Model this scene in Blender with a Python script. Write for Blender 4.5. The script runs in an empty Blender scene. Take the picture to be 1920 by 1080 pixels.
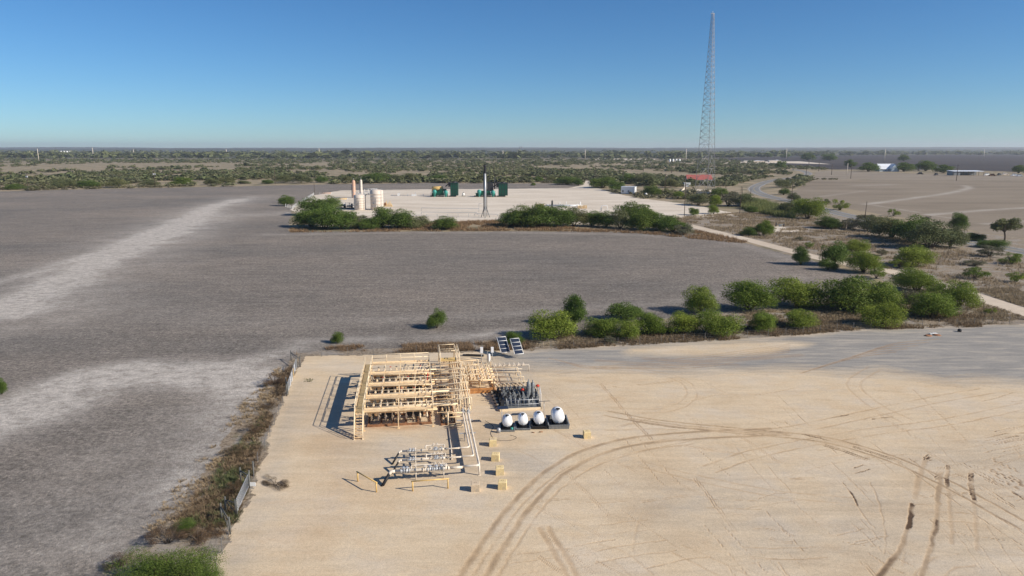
import bpy, math, random
import numpy as np
from mathutils import Vector, Matrix
R = math.radians
S = bpy.context.scene
COL = S.collection
# ------------------------------------------------------------------ camera
FPX, YH, CH = 1321.0, 279.0, 30.0
PIT = math.atan((540 - YH) / FPX)
cd = bpy.data.cameras.new('camera'); cd.sensor_width = 36; cd.lens = FPX / 1920 * 36
cd.clip_start = 0.5; cd.clip_end = 60000
cam = bpy.data.objects.new('camera', cd); COL.objects.link(cam)
cam.location = (0, 0, CH); cam.rotation_euler = (math.pi / 2 - PIT, 0, 0); S.camera = cam
# ------------------------------------------------------------------ light
SUN_EL = 31.0; SH = np.array([-.943, .333])          # direction in which shadows fall
sd = bpy.data.lights.new('sun', 'SUN'); sd.energy = 5.0; sd.angle = R(.53); sd.color = (1, .92, .80)
sun = bpy.data.objects.new('sun', sd); COL.objects.link(sun)
dv = Vector((SH[0] * math.cos(R(SUN_EL)), SH[1] * math.cos(R(SUN_EL)), -math.sin(R(SUN_EL))))
sun.rotation_euler = dv.to_track_quat('-Z', 'Y').to_euler()
W = bpy.data.worlds.new('World'); S.world = W; W.use_nodes = True
wn = W.node_tree.nodes; bg = wn['Background']; sky = wn.new('ShaderNodeTexSky'); sky.sky_type = 'NISHITA'
sky.sun_disc = False; sky.sun_elevation = R(SUN_EL); sky.sun_rotation = math.atan2(-SH[0], -SH[1])
sky.altitude = 1200; sky.air_density = 1.0; sky.dust_density = 0.0; sky.ozone_density = 3.5
hs = wn.new('ShaderNodeMix'); hs.data_type = 'RGBA'; hs.blend_type = 'MULTIPLY'; hs.inputs[0].default_value = 1; hs.inputs[7].default_value = (.70, .965, 1.2, 1)
W.node_tree.links.new(sky.outputs[0], hs.inputs[6]); hv = wn.new('ShaderNodeHueSaturation'); hv.inputs['Saturation'].default_value = 1.07
W.node_tree.links.new(hs.outputs[2], hv.inputs['Color']); W.node_tree.links.new(hv.outputs[0], bg.inputs[0]); bg.inputs[1].default_value = 0.069
S.view_settings.view_transform = 'Standard'; S.view_settings.look = 'None'
S.view_settings.exposure = 0.28; S.view_settings.gamma = 1
S.render.engine = 'CYCLES'
# ------------------------------------------------------------------ measuring helpers
CP, SP = math.cos(PIT), math.sin(PIT)
def G(x, y, z=0.0):
    "ground (or height z) point seen at photo pixel x, y"
    dx = (x - 960) / FPX; dy = -(y - 540) / FPX
    d = (dx, CP + dy * SP, -SP + dy * CP); t = (z - CH) / d[2]
    return Vector((t * d[0], t * d[1], z))
def prj(X, Y, Z):
    k = Y * CP - (Z - CH) * SP
    return 960 + FPX * X / k, 540 - FPX * (Y * SP + (Z - CH) * CP) / k
def PPM(Y): return FPX / (Y * CP + CH * SP)          # photo pixels per metre at ground distance Y
TH = R(8); OX, OY = -16.9, 71.6
def L(u, v, z=0.0):
    "frame of the equipment site"
    return Vector((OX + u * math.cos(TH) - v * math.sin(TH), OY + u * math.sin(TH) + v * math.cos(TH), z))
# ------------------------------------------------------------------ object helpers
def tag(o, label=None, cat=None, group=None, kind=None):
    if label: o['label'] = label
    if cat: o['category'] = cat
    if group: o['group'] = group
    if kind: o['kind'] = kind
    return o
def thing(name, label, cat, loc=(0, 0, 0), rz=0, group=None):
    o = bpy.data.objects.new(name, None); o.empty_display_size = .3; COL.objects.link(o)
    o.location = loc; o.rotation_euler = (0, 0, rz); return tag(o, label, cat, group)
class MB:
    def __init__(s): s.v = []; s.f = []; s.sm = []
    def add(s, vs, fs, sm=False):
        n = len(s.v); s.v += [tuple(p) for p in vs]; s.f += [tuple(i + n for i in f) for f in fs]; s.sm += [sm] * len(fs)
    def box(s, c, d, rz=0, rx=0, ry=0):
        M = Matrix.Translation(Vector(c)) @ Matrix.Rotation(rz, 4, 'Z') @ Matrix.Rotation(ry, 4, 'Y') @ Matrix.Rotation(rx, 4, 'X')
        h = [x / 2 for x in d]
        vs = [M @ Vector((a * h[0], b * h[1], e * h[2])) for a in (-1, 1) for b in (-1, 1) for e in (-1, 1)]
        s.add(vs, [(0, 1, 3, 2), (4, 6, 7, 5), (0, 4, 5, 1), (2, 3, 7, 6), (0, 2, 6, 4), (1, 5, 7, 3)])
        return s
    def tube(s, pts, r, n=8, r2=None, cap=True):
        pts = [Vector(p) for p in pts]; k = len(pts); rings = []
        prev = None
        for i, p in enumerate(pts):
            if i == 0: t = pts[1] - p
            elif i == k - 1: t = p - pts[i - 1]
            else: t = (pts[i + 1] - p).normalized() + (p - pts[i - 1]).normalized()
            t.normalize()
            a = prev if prev is not None else (Vector((0, 0, 1)) if abs(t.z) < .9 else Vector((1, 0, 0)))
            x = (a - t * a.dot(t)).normalized(); y = t.cross(x); prev = x
            rr = r if r2 is None else r + (r2 - r) * i / (k - 1)
            sc = 1.0
            if 0 < i < k - 1:
                c = (pts[i + 1] - p).normalized().dot(t); sc = 1 / max(c, .5) if False else 1.0
            rings.append([p + (x * math.cos(j * 2 * math.pi / n) + y * math.sin(j * 2 * math.pi / n)) * rr * sc for j in range(n)])
        vs = [q for rg in rings for q in rg]
        fs = [(i * n + j, i * n + (j + 1) % n, (i + 1) * n + (j + 1) % n, (i + 1) * n + j) for i in range(k - 1) for j in range(n)]
        m = len(s.v); s.add(vs, fs, True)
        if cap: s.add([], []); s.f += [tuple(m + j for j in reversed(range(n))), tuple(m + (k - 1) * n + j for j in range(n))]; s.sm += [False, False]
        return s
    def pipe(s, pts, r, n=8, bend=None):
        "tube with rounded corners"
        pts = [Vector(p) for p in pts]; b = bend or r * 2.2; out = [pts[0]]
        for i in range(1, len(pts) - 1):
            a = (pts[i - 1] - pts[i]); c = (pts[i + 1] - pts[i]); bb = min(b, a.length * .45, c.length * .45)
            p0 = pts[i] + a.normalized() * bb; p2 = pts[i] + c.normalized() * bb
            for t in (0, .33, .67, 1): out.append(p0 * (1 - t) ** 2 + pts[i] * 2 * t * (1 - t) + p2 * t * t)
        out.append(pts[-1]); return s.tube(out, r, n)
    def lathe(s, prof, c=(0, 0, 0), n=16, M=None, sm=True):
        "prof = [(r, h)...] about z, then matrix"
        M = M or Matrix.Identity(4); M = Matrix.Translation(Vector(c)) @ M
        vs = [M @ Vector((r * math.cos(j * 2 * math.pi / n), r * math.sin(j * 2 * math.pi / n), h)) for r, h in prof for j in range(n)]
        fs = [(i * n + j, i * n + (j + 1) % n, (i + 1) * n + (j + 1) % n, (i + 1) * n + j) for i in range(len(prof) - 1) for j in range(n)]
        s.add(vs, fs, sm); return s
    def build(s, name, m, parent=None):
        me = bpy.data.meshes.new(name); me.from_pydata(s.v, [], s.f); me.polygons.foreach_set('use_smooth', s.sm)
        me.materials.append(m); me.update()
        o = bpy.data.objects.new(name, me); COL.objects.link(o)
        if parent: o.parent = parent
        return o
def copy_tree(o, parent=None):
    c = o.copy(); COL.objects.link(c)
    if parent: c.parent = parent
    for ch in list(o.children): copy_tree(ch, c)
    return c
# ------------------------------------------------------------------ node helpers
class NM:
    def __init__(s, name, rough=.9, spec=.2):
        s.m = bpy.data.materials.new(name); s.m.use_nodes = True; s.t = s.m.node_tree; s.n = s.t.nodes
        s.b = s.n['Principled BSDF']; s.b.inputs['Roughness'].default_value = rough; s.b.inputs['Specular IOR Level'].default_value = spec
        s.tc = s.n.new('ShaderNodeTexCoord').outputs['Object']
    def lk(s, a, b): s.t.links.new(a, b)
    def put(s, sock, v):
        if hasattr(v, 'is_output'): s.lk(v, sock)
        elif isinstance(v, (tuple, list)): sock.default_value = (*v, 1) if len(v) == 3 and len(sock.default_value) == 4 else v
        else: sock.default_value = v
    def map(s, sc=(1, 1, 1), rz=0, loc=(0, 0, 0)):
        q = s.n.new('ShaderNodeMapping'); q.inputs['Scale'].default_value = sc; q.inputs['Rotation'].default_value = (0, 0, rz)
        q.inputs['Location'].default_value = loc; s.lk(s.tc, q.inputs[0]); return q.outputs[0]
    def noise(s, sc, det=4, rough=.6, vec=None, dist=0):
        q = s.n.new('ShaderNodeTexNoise'); q.inputs['Scale'].default_value = sc; q.inputs['Detail'].default_value = det
        q.inputs['Roughness'].default_value = rough; q.inputs['Distortion'].default_value = dist; s.lk(vec or s.tc, q.inputs['Vector']); return q.outputs[0]
    def voro(s, sc, vec=None):
        q = s.n.new('ShaderNodeTexVoronoi'); q.inputs['Scale'].default_value = sc; s.lk(vec or s.tc, q.inputs['Vector']); return q.outputs[0]
    def ramp(s, f, st):
        q = s.n.new('ShaderNodeValToRGB'); e = q.color_ramp.elements
        while len(e) < len(st): e.new(.5)
        for i, (p, c) in enumerate(st): e[i].position = p; e[i].color = (*c, 1) if isinstance(c, (tuple, list)) else (c, c, c, 1)
        s.lk(f, q.inputs[0]); return q.outputs[0]
    def mix(s, f, a, b, mode='MIX'):
        q = s.n.new('ShaderNodeMix'); q.data_type = 'RGBA'; q.blend_type = mode
        s.put(q.inputs[0], f); s.put(q.inputs[6], a); s.put(q.inputs[7], b); return q.outputs[2]
    def math(s, op, a, b=0.0, clamp=False):
        q = s.n.new('ShaderNodeMath'); q.operation = op; q.use_clamp = clamp; s.put(q.inputs[0], a); s.put(q.inputs[1], b); return q.outputs[0]
    def attr(s, nm):
        q = s.n.new('ShaderNodeAttribute'); q.attribute_name = nm; return q.outputs['Fac']
    def rand(s): return s.n.new('ShaderNodeObjectInfo').outputs['Random']
    def bump(s, h, st=.5, d=.05):
        q = s.n.new('ShaderNodeBump'); q.inputs['Strength'].default_value = st; q.inputs['Distance'].default_value = d
        s.lk(h, q.inputs['Height']); s.lk(q.outputs[0], s.b.inputs['Normal'])
    def col(s, c): s.put(s.b.inputs['Base Color'], c); return s.m
def plain(name, c, rough=.55, spec=.35, var=.15, sc=3., metal=0., dirt=None, dsc=1.2):
    n = NM(name, rough, spec); n.b.inputs['Metallic'].default_value = metal
    k = n.ramp(n.noise(sc, 5), [(.3, 1 - var), (.7, 1 + var * .4)]); cc = n.mix(1, c, k, 'MULTIPLY')
    if dirt: cc = n.mix(n.ramp(n.noise(dsc, 6, .7), [(.52, 0), (.68, .8)]), cc, dirt)
    return n.col(cc)
M = {}
M['cream'] = plain('cream_paint', (.86, .63, .37), .5, dirt=(.42, .26, .12), dsc=.9, var=.2)
M['cream2'] = plain('pale_cream_paint', (.88, .71, .48), .5, var=.1)
M['deck'] = plain('deck_grating', (.42, .31, .16), .8, var=.35, sc=6)
M['rust'] = plain('rusted_steel', (.33, .16, .08), .85, var=.5, sc=2.5)
M['orange'] = plain('orange_beam_paint', (.62, .29, .10), .7, var=.35, sc=2, dirt=(.28, .1, .03))
M['white'] = plain('white_paint', (.82, .81, .78), .4, var=.06)
M['whitepipe'] = plain('offwhite_pipe_paint', (.80, .70, .57), .45, var=.15, dirt=(.45, .36, .25))
M['poly'] = plain('white_polyethylene', (.85, .85, .85), .35, spec=.5, var=.04)
M['grey'] = plain('weathered_grey_steel', (.25, .26, .26), .5, var=.35, metal=.2)
M['galv'] = plain('galvanised_steel', (.5, .51, .52), .45, var=.15, metal=.3)
M['tower'] = plain('dull_tower_steel', (.36, .36, .37), .55, var=.15)
M['dark'] = plain('dark_steel', (.035, .035, .038), .6, var=.3)
M['black'] = plain('black_rubber', (.018, .018, .02), .6, var=.2)
M['panel'] = plain('solar_cell_glass', (.03, .04, .065), .2, spec=.6, var=.1)
M['red'] = plain('red_paint', (.6, .05, .025), .5, var=.15)
M['redroof'] = plain('faded_red_roofing', (.42, .12, .1), .7, var=.3, sc=.8)
M['yellow'] = plain('yellow_paint', (.75, .50, .18), .55, var=.15, dirt=(.5, .33, .15))
M['conc'] = plain('painted_concrete', (.80, .62, .32), .85, var=.2, dirt=(.45, .38, .27), dsc=1.6)
M['conc2'] = plain('bare_concrete', (.66, .52, .36), .85, var=.25, dirt=(.3, .27, .22), dsc=1.6)
M['green'] = plain('dark_green_enamel', (.005, .075, .045), .45, var=.2)
M['teal'] = plain('teal_enamel', (.05, .3, .25), .45, var=.15)
M['tan'] = plain('tan_tank_paint', (.72, .62, .52), .5, var=.12)
M['pink'] = plain('pinkish_tan_paint', (.58, .36, .25), .6, var=.15)
M['wood'] = plain('weathered_wood', (.10, .075, .055), .9, var=.35)
M['woodl'] = plain('grey_fence_wood', (.13, .13, .12), .9, var=.3)
M['wire'] = plain('fence_wire', (.2, .19, .18), .5, var=.1)
M['roofw'] = plain('white_metal_roof', (.78, .8, .83), .35, var=.08)
M['bluewall'] = plain('light_blue_siding', (.42, .5, .56), .6, var=.1)
M['bark'] = plain('grey_brown_bark', (.13, .10, .075), .95, var=.3)
# ------------------------------------------------------------------ ground sheets
rng = np.random.default_rng(7)
def vnoise(x, y, sc, seed=0):
    "cheap smooth value noise, numpy"
    r = np.random.default_rng(seed); T = r.random((256, 256))
    x = np.asarray(x) / sc; y = np.asarray(y) / sc
    xi = np.floor(x).astype(int); yi = np.floor(y).astype(int); fx = x - xi; fy = y - yi
    fx = fx * fx * (3 - 2 * fx); fy = fy * fy * (3 - 2 * fy)
    a = T[xi & 255, yi & 255]; b = T[(xi + 1) & 255, yi & 255]; c = T[xi & 255, (yi + 1) & 255]; d = T[(xi + 1) & 255, (yi + 1) & 255]
    return (a * (1 - fx) + b * fx) * (1 - fy) + (c * (1 - fx) + d * fx) * fy
def fbm(x, y, sc, seed=0): return sum(vnoise(x, y, sc / 2 ** i, seed + i) * .5 ** i for i in range(4)) / 1.875
def inpoly(x, y, poly):
    ins = np.zeros(x.shape, bool); n = len(poly)
    for i in range(n):
        x1, y1 = poly[i]; x2, y2 = poly[(i + 1) % n]
        if y1 == y2: continue
        c = ((y1 > y) != (y2 > y)) & (x < (x2 - x1) * (y - y1) / (y2 - y1) + x1); ins ^= c
    return ins
def dline(x, y, pts):
    d = np.full(x.shape, 1e9)
    for (ax, ay), (bx, by) in zip(pts[:-1], pts[1:]):
        vx, vy = bx - ax, by - ay; L2 = vx * vx + vy * vy + 1e-9
        t = np.clip(((x - ax) * vx + (y - ay) * vy) / L2, 0, 1)
        d = np.minimum(d, np.hypot(x - ax - t * vx, y - ay - t * vy))
    return d
def gp(pts): return [tuple(G(*p)[:2]) for p in pts]
def smooth(pts, n=6):
    P_ = [np.array(p, float) for p in pts]; P_ = [2 * P_[0] - P_[1]] + P_ + [2 * P_[-1] - P_[-2]]; out = []
    for i in range(1, len(P_) - 2):
        for t in np.linspace(0, 1, n, endpoint=False):
            a, b, c, d = P_[i - 1:i + 3]
            out.append(tuple(.5 * ((2 * b) + (c - a) * t + (2 * a - 5 * b + 4 * c - d) * t * t + (3 * b - a - 3 * c + d) * t ** 3)))
    out.append(tuple(P_[-2])); return out
def sheet(name, poly, xs, ys, z, m, masks=None, edge=0., esc=2., hf=None):
    X, Y = np.meshgrid(xs, ys); nx, ny = len(xs), len(ys)
    cx = (X[:-1, :-1] + X[1:, 1:]) / 2; cy = (Y[:-1, :-1] + Y[1:, 1:]) / 2
    if poly is not None:
        ex = (fbm(cx, cy, esc, 11) - .5) * 2 * edge; ey = (fbm(cx, cy, esc, 21) - .5) * 2 * edge
        keep = inpoly(cx + ex, cy + ey, poly)
    else: keep = np.ones(cx.shape, bool)
    idx = np.arange(nx * ny).reshape(ny, nx)
    q = np.stack([idx[:-1, :-1], idx[:-1, 1:], idx[1:, 1:], idx[1:, :-1]], -1)[keep]
    used = np.zeros(nx * ny, bool); used[q.ravel()] = True; re = np.cumsum(used) - 1; q = re[q]
    vx = X.ravel()[used]; vy = Y.ravel()[used]; vz = np.full(vx.shape, z) + (hf(vx, vy) if hf else 0)
    me = bpy.data.meshes.new(name); me.vertices.add(len(vx)); me.vertices.foreach_set('co', np.stack([vx, vy, vz], -1).astype('f').ravel())
    me.loops.add(q.size); me.loops.foreach_set('vertex_index', q.ravel().astype('i'))
    me.polygons.add(len(q)); me.polygons.foreach_set('loop_start', (np.arange(len(q)) * 4).astype('i')); me.polygons.foreach_set('loop_total', np.full(len(q), 4, 'i'))
    me.polygons.foreach_set('use_smooth', np.ones(len(q), bool))
    me.update(); me.validate()
    for k, fn in (masks or {}).items():
        a = me.attributes.new(k, 'FLOAT', 'POINT'); a.data.foreach_set('value', np.clip(fn(vx, vy), 0, 1).astype('f'))
    me.materials.append(m); o = bpy.data.objects.new(name, me); COL.objects.link(o); o['kind'] = 'structure'; return o
def prog(a, b, s0, k):
    "coordinates from a to b with a step growing from s0"
    out = [a]; s = s0
    while out[-1] < b: out.append(out[-1] + s); s = max(s0, abs(out[-1]) * k)
    return np.array(out)
def ribbon(name, pts, w, z, m, seg=10, kind='structure'):
    p = smooth(pts, seg); mb = MB(); vs = []
    for i, (x, y) in enumerate(p):
        a = p[max(i - 1, 0)]; b = p[min(i + 1, len(p) - 1)]; t = Vector((b[0] - a[0], b[1] - a[1])).normalized()
        ww = (w[0] + (w[1] - w[0]) * i / (len(p) - 1)) if isinstance(w, tuple) else w
        vs += [(x - t.y * -ww / 2 * -1, y + t.x * ww / 2, z), (x + t.y * ww / 2, y - t.x * ww / 2, z)]
    fs = [(2 * i + 1, 2 * i + 3, 2 * i + 2, 2 * i) for i in range(len(p) - 1)]
    mb.add(vs, fs); o = mb.build(name, m); o['kind'] = kind; return o
# --- base land
def mat_land():
    n = NM('scrubland_soil')
    big = n.noise(.006, 4, .55); mid = n.noise(.05, 5, .6); fine = n.noise(1.3, 6, .7); fx = n.noise(.0012, 5, .6, n.map((.3, 1, 1)))
    dry = n.ramp(fine, [(.25, (.22, .165, .105)), (.5, (.36, .285, .19)), (.8, (.48, .39, .27))])
    olv = n.ramp(n.noise(.35, 5, .7), [(.3, (.09, .09, .05)), (.7, (.19, .17, .10))])
    c = n.mix(n.ramp(mid, [(.47, .1), (.6, .8)]), dry, olv)
    # far plain: bands of brush and fields
    far = n.ramp(fx, [(.3, (.045, .055, .035)), (.47, (.06, .068, .042)), (.52, (.14, .115, .08)), (.56, (.06, .065, .045)), (.66, (.09, .078, .065)), (.75, (.17, .14, .1))])
    sep = n.n.new('ShaderNodeSeparateXYZ'); n.lk(n.tc, sep.inputs[0])
    ff = n.math('DIVIDE', n.math('SUBTRACT', sep.outputs[1], 1500), 1200, True)
    c = n.mix(ff, c, far)
    n.bump(fine, .6, .12); return n.col(c)
M['land'] = mat_land()
xs = np.unique(np.concatenate([-prog(0, 14000, 4, .05)[::-1], prog(0, 14000, 4, .05)])); ys = prog(-60, 15500, 4, .03)
sheet('ground', None, xs, ys, 0, M['land'])
# --- ploughed field
FIELD = gp([(150, 1190), (330, 1010), (420, 870), (490, 760), (562, 664), (860, 652), (985, 632), (1240, 605), (1480, 575), (1600, 545), (1640, 525), (1560, 497), (1480, 478), (1400, 456), (1300, 438), (1200, 434),
            (540, 434), (548, 392), (590, 366), (1065, 352), (1092, 347), (1088, 343), (1000, 344), (800, 343.2), (600, 346), (400, 350.5), (200, 354), (0, 359), (-300, 366)]) + [(-330, 300), (-200, 120), (-130, 20), (-40, 20)]
def band(pts, w, amp=1., sd=3, nz=.8):
    pp = smooth(gp(pts), 5)
    def f(x, y):
        d = dline(x, y, pp); ww = w * (1 + .0 * x)
        return amp * np.exp(-(d / ww) ** 2) * (1 - nz + nz * 1.6 * fbm(x, y, 6, sd))
    return f
fpale = [band([(-60, 585), (60, 552), (160, 505), (250, 465), (330, 425), (400, 388), (450, 374)], 5.6, 1.0), band([(-60, 605), (20, 585), (60, 575)], 5, .8), band([(215, 462), (290, 446), (345, 436)], 3.0, .7), band([(0, 600), (130, 530), (250, 462), (330, 425), (400, 390), (470, 370)], 17, .46), band([(-60, 810), (60, 765), (180, 712), (300, 700), (420, 705), (520, 715)], 5.4, 1.9),
         band([(-80, 545), (60, 512), (200, 465), (300, 430)], 3, .6), band([(420, 690), (520, 665), (560, 655)], 3, .6), band([(300, 448), (390, 410), (520, 400)], 14, .38),
         band([(560, 640), (700, 635), (860, 632), (960, 620)], 2.2, .5, 9, .9), band([(250, 1000), (400, 850), (470, 740)], 4.5, .6), band([(150, 560), (400, 600), (600, 600)], 7, .12),
         band([(700, 600), (1000, 585), (1300, 560), (1500, 520)], 3, .25), band([(500, 440), (900, 436), (1300, 446), (1500, 490)], 3, .3), band([(0, 1000), (200, 900), (380, 800)], 9, .25)]
def fmask(x, y): return sum(f(x, y) for f in fpale)
def mat_field():
    n = NM('ploughed_soil')
    fine = n.noise(2.6, 6, .75); clod = n.noise(8, 3, .7); v = n.map((.06, .5, 1), R(-6))
    rows = n.noise(1.0, 4, .6, v, .3); big = n.noise(.02, 4, .6, n.map((.5, 1, 1), R(-10)))
    c = n.ramp(n.noise(2.1, 9, .85), [(.36, (.064, .055, .046)), (.47, (.185, .162, .139)), (.56, (.28, .247, .212)), (.68, (.475, .42, .362))])
    c = n.mix(.9, c, n.ramp(rows, [(.3, .84), (.7, 1.14)]), 'MULTIPLY')
    c = n.mix(.9, c, n.ramp(n.noise(.8, 7, .85), [(.36, .62), (.64, 1.38)]), 'MULTIPLY')
    c = n.mix(.9, c, n.ramp(big, [(.3, (.76, .78, .8)), (.7, (1.26, 1.2, 1.14))]), 'MULTIPLY')
    c = n.mix(.8, c, n.ramp(n.noise(.22, 6, .7, n.map((.7, 1, 1), R(-12))), [(.35, .86), (.65, 1.14)]), 'MULTIPLY')
    p = n.math('MULTIPLY', n.attr('pale'), n.ramp(n.noise(.7, 6, .75, n.map((.7, 1, 1), R(-20))), [(.34, .25), (.64, 1.2)]), True)
    pal = n.ramp(fine, [(.3, (.36, .325, .285)), (.6, (.66, .60, .53))])
    c = n.mix(p, c, pal)
    c = n.mix(n.ramp(n.noise(.5, 6, .8), [(.62, 0), (.74, .2)]), c, (.2, .15, .1))
    n.bump(n.math('ADD', n.math('ADD', fine, n.math('MULTIPLY', clod, .5)), n.math('MULTIPLY', rows, .6)), 1., .16); return n.col(c)
M['field'] = mat_field()
sheet('ploughed_field', FIELD, np.arange(-480, 100, .8), prog(15, 640, .4, .0045), .006, M['field'], {'pale': fmask}, .8, 4)
# --- dry verge and berm
def mat_verge():
    n = NM('dry_grass_soil'); f = n.noise(2.2, 7, .8); b = n.noise(.25, 5, .7)
    c = n.ramp(f, [(.32, (.08, .06, .042)), (.45, (.21, .16, .11)), (.58, (.37, .30, .22)), (.7, (.54, .46, .36))])
    c = n.mix(n.ramp(b, [(.46, 0), (.6, .75)]), c, (.33, .30, .265)); c = n.mix(n.ramp(n.noise(.6, 5, .7), [(.55, 0), (.7, .5)]), c, (.08, .085, .03))
    n.bump(f, .9, .15); return n.col(c)
M['verge'] = mat_verge()
VERGE = gp([(985, 630), (1240, 600), (1480, 572), (1590, 548), (1660, 530), (1560, 492), (1470, 473), (1400, 452), (1300, 431), (1225, 428), (1250, 408), (1400, 396), (1480, 385), (1700, 420), (2100, 470), (2300, 560), (2150, 600), (1920, 610), (1440, 634), (1000, 662), (560, 672), (545, 664), (860, 646)])
sheet('berm_ground', VERGE, np.arange(-45, 330, .7), prog(95, 340, .35, .004), .011, M['verge'], None, 2.2, 6)
LV = gp([(120, 1150), (300, 1000), (370, 900), (440, 800), (490, 740), (548, 672), (600, 668), (560, 720), (530, 780), (495, 860), (470, 960), (440, 1040), (400, 1150)])
sheet('fence_line_ground', LV, np.arange(-42, -18, .2), np.arange(40, 101, .2), .0115, M['verge'], None, 1.6, 3)
# --- caliche pad in front
PAD = [(-30.5, 34)] + gp([(388, 1090), (418, 1030), (447, 968), (478, 905), (497, 838), (520, 772), (548, 712), (572, 668), (830, 661), (990, 656), (1250, 641), (1440, 632), (1600, 617), (1920, 608), (2200, 600)]) + [(115, 34)]
TRK = []   # (points px, width m, strength)
def tr(pts, w=.22, s=.8, gap=None):
    pp = smooth(gp(pts), 6)
    if gap is None: TRK.append((pp, w, s)); return
    for o in (-gap / 2, gap / 2):
        q = []
        for i, (x, y) in enumerate(pp):
            a = pp[max(i - 1, 0)]; b = pp[min(i + 1, len(pp) - 1)]; t = Vector((b[0] - a[0], b[1] - a[1])).normalized(); q.append((x - t.y * o, y + t.x * o))
        TRK.append((q, w, s))
tr([(880, 1090), (925, 1020), (975, 950), (1035, 890), (1100, 852), (1180, 829), (1280, 818), (1400, 812), (1450, 810)], .33, .52, 1.75); tr([(905, 1090), (948, 1020), (998, 950), (1058, 895), (1120, 862), (1200, 839), (1290, 826)], .16, .3, 1.75); tr([(1430, 811), (1490, 805), (1620, 778), (1740, 752), (1850, 733)], .15, .36, 1.75)
tr([(1020, 990), (1050, 1040), (1085, 1100)], .3, .45, .7)
tr([(1135, 775), (1230, 792), (1330, 803), (1430, 812), (1530, 822), (1600, 838), (1690, 868), (1790, 915), (1925, 990)], .2, .6, 1.5)
tr([(1180, 786), (1280, 800), (1380, 808), (1480, 815)], .2, .5, .5)
tr([(1330, 880), (1420, 850), (1600, 815), (1780, 790), (1925, 760)], .15, .35, 1.6)
tr([(1200, 870), (1320, 900), (1450, 925), (1600, 940)], .15, .25, 1.2)
tr([(1040, 700), (1120, 690), (1220, 698), (1280, 715), (1295, 745), (1240, 770), (1100, 765)], .16, .22, 1.2)
tr([(1210, 672), (1300, 678), (1400, 674), (1500, 666)], .9, .22); tr([(1120, 676), (1250, 684), (1380, 684)], .7, .2); tr([(1640, 690), (1600, 720), (1640, 760), (1700, 790)], .2, .25, 1.6)
tr([(1735, 862), (1724, 895), (1715, 935)], .3, .38); tr([(1709, 945), (1706, 968), (1701, 992)], .2, 1.1); tr([(1702, 990), (1690, 1025), (1676, 1048)], .22, .6); tr([(1676, 1046), (1655, 1072), (1625, 1110)], .26, .7); tr([(1712, 948), (1709, 975), (1705, 990)], .1, 1.1)
tr([(1764, 888), (1759, 925), (1756, 965), (1750, 1000), (1740, 1040), (1722, 1100)], .24, .48); tr([(1757, 975), (1755, 990), (1751, 1004)], .2, .95); tr([(1750, 1006), (1744, 1024)], .2, .7); tr([(1759, 905), (1756, 935)], .2, .5)
for q in (-5, -2, 1, 4, 7): tr([(1762 + q, 876), (1758 + q, 900)], .05, .75)
for q in (-3, -1, 1, 3): tr([(1777 + q, 873), (1775 + q, 914)], .06, .95)
for q in (-4, -1.5, 1.5, 4): tr([(1819 + q, 887), (1820 + q, 912), (1826 + q * .7, 938)], .07, 1.1)
tr([(1777, 915), (1783, 970), (1784, 1020)], .2, .3); tr([(1826, 940), (1832, 1030)], .2, .28)
for i in range(9): aa = random.Random(500 + i); x = 1737 + aa.uniform(-9, 9); y = 859 + aa.uniform(-4, 5); tr([(x, y), (x + aa.uniform(2, 8), y - aa.uniform(0, 4))], .09, .9)
tr([(1579, 903), (1590, 918)], .05, .9); tr([(1590, 918), (1602, 935), (1607, 949)], .09, 1.0); tr([(1602, 878), (1618, 872)], .09, 1.0); tr([(1602, 888), (1632, 880)], .07, .9)
tr([(1607, 948), (1625, 975), (1640, 990)], .08, .35); tr([(1632, 905), (1645, 935), (1652, 960)], .09, .35); tr([(1652, 960), (1660, 1000), (1658, 1040)], .08, .3); tr([(1690, 860), (1790, 930), (1930, 1020)], .07, .5, 1.5)
tr([(1490, 812), (1530, 820), (1562, 829)], .12, 1.0); tr([(1545, 835), (1580, 845), (1625, 862)], .1, .95, .35); tr([(1600, 838), (1640, 850), (1690, 868)], .1, .8, .3); tr([(1560, 783), (1590, 778)], .1, .9); tr([(1636, 786), (1672, 782)], .14, .8)
for i in range(120):
    aa = random.Random(900 + i); x = aa.uniform(960, 1920); y = aa.uniform(700, 1070); L_ = aa.uniform(30, 160); an = aa.choice([-.18, -.1, .12, .5, .75, .9]) + aa.uniform(-.1, .1)
    tr([(x, y), (x + L_ * .5 * math.cos(an), y + L_ * .5 * math.sin(an) + aa.uniform(-3, 3)), (x + L_ * math.cos(an), y + L_ * math.sin(an))], aa.uniform(.04, .09), aa.uniform(.15, .5), aa.choice([None, None, .25, 1.5]))
for i in range(16): aa = random.Random(700 + i); x = aa.uniform(1790, 1880); y = aa.uniform(860, 905); tr([(x, y), (x + 45, y + 22 + aa.uniform(-4, 4)), (x + 110, y + 58 + aa.uniform(-8, 8))], .06, aa.uniform(.4, .9))
for i in range(12): aa = random.Random(800 + i); x = aa.uniform(1840, 1900); y = aa.uniform(805, 850); tr([(x, y), (x + 40, y - 8), (x + 90, y - 12 + aa.uniform(-3, 3))], .06, aa.uniform(.3, .8))
for i in range(4):
    a = random.Random(i); x = a.uniform(1000, 1850); y = a.uniform(860, 1060); dx = a.uniform(-120, 160)
    tr([(x, y), (x + dx * .5, y + a.uniform(10, 30)), (x + dx, y + a.uniform(20, 90))], .13, a.uniform(.12, .3), a.choice([None, 1.5]))
for i in range(10):
    a = random.Random(100 + i); x = a.uniform(600, 1700); y = a.uniform(690, 850)
    tr([(x, y), (x + 120, y + a.uniform(-15, 15)), (x + 260, y + a.uniform(-30, 20))], .14, a.uniform(.08, .2), 1.6)
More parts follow.
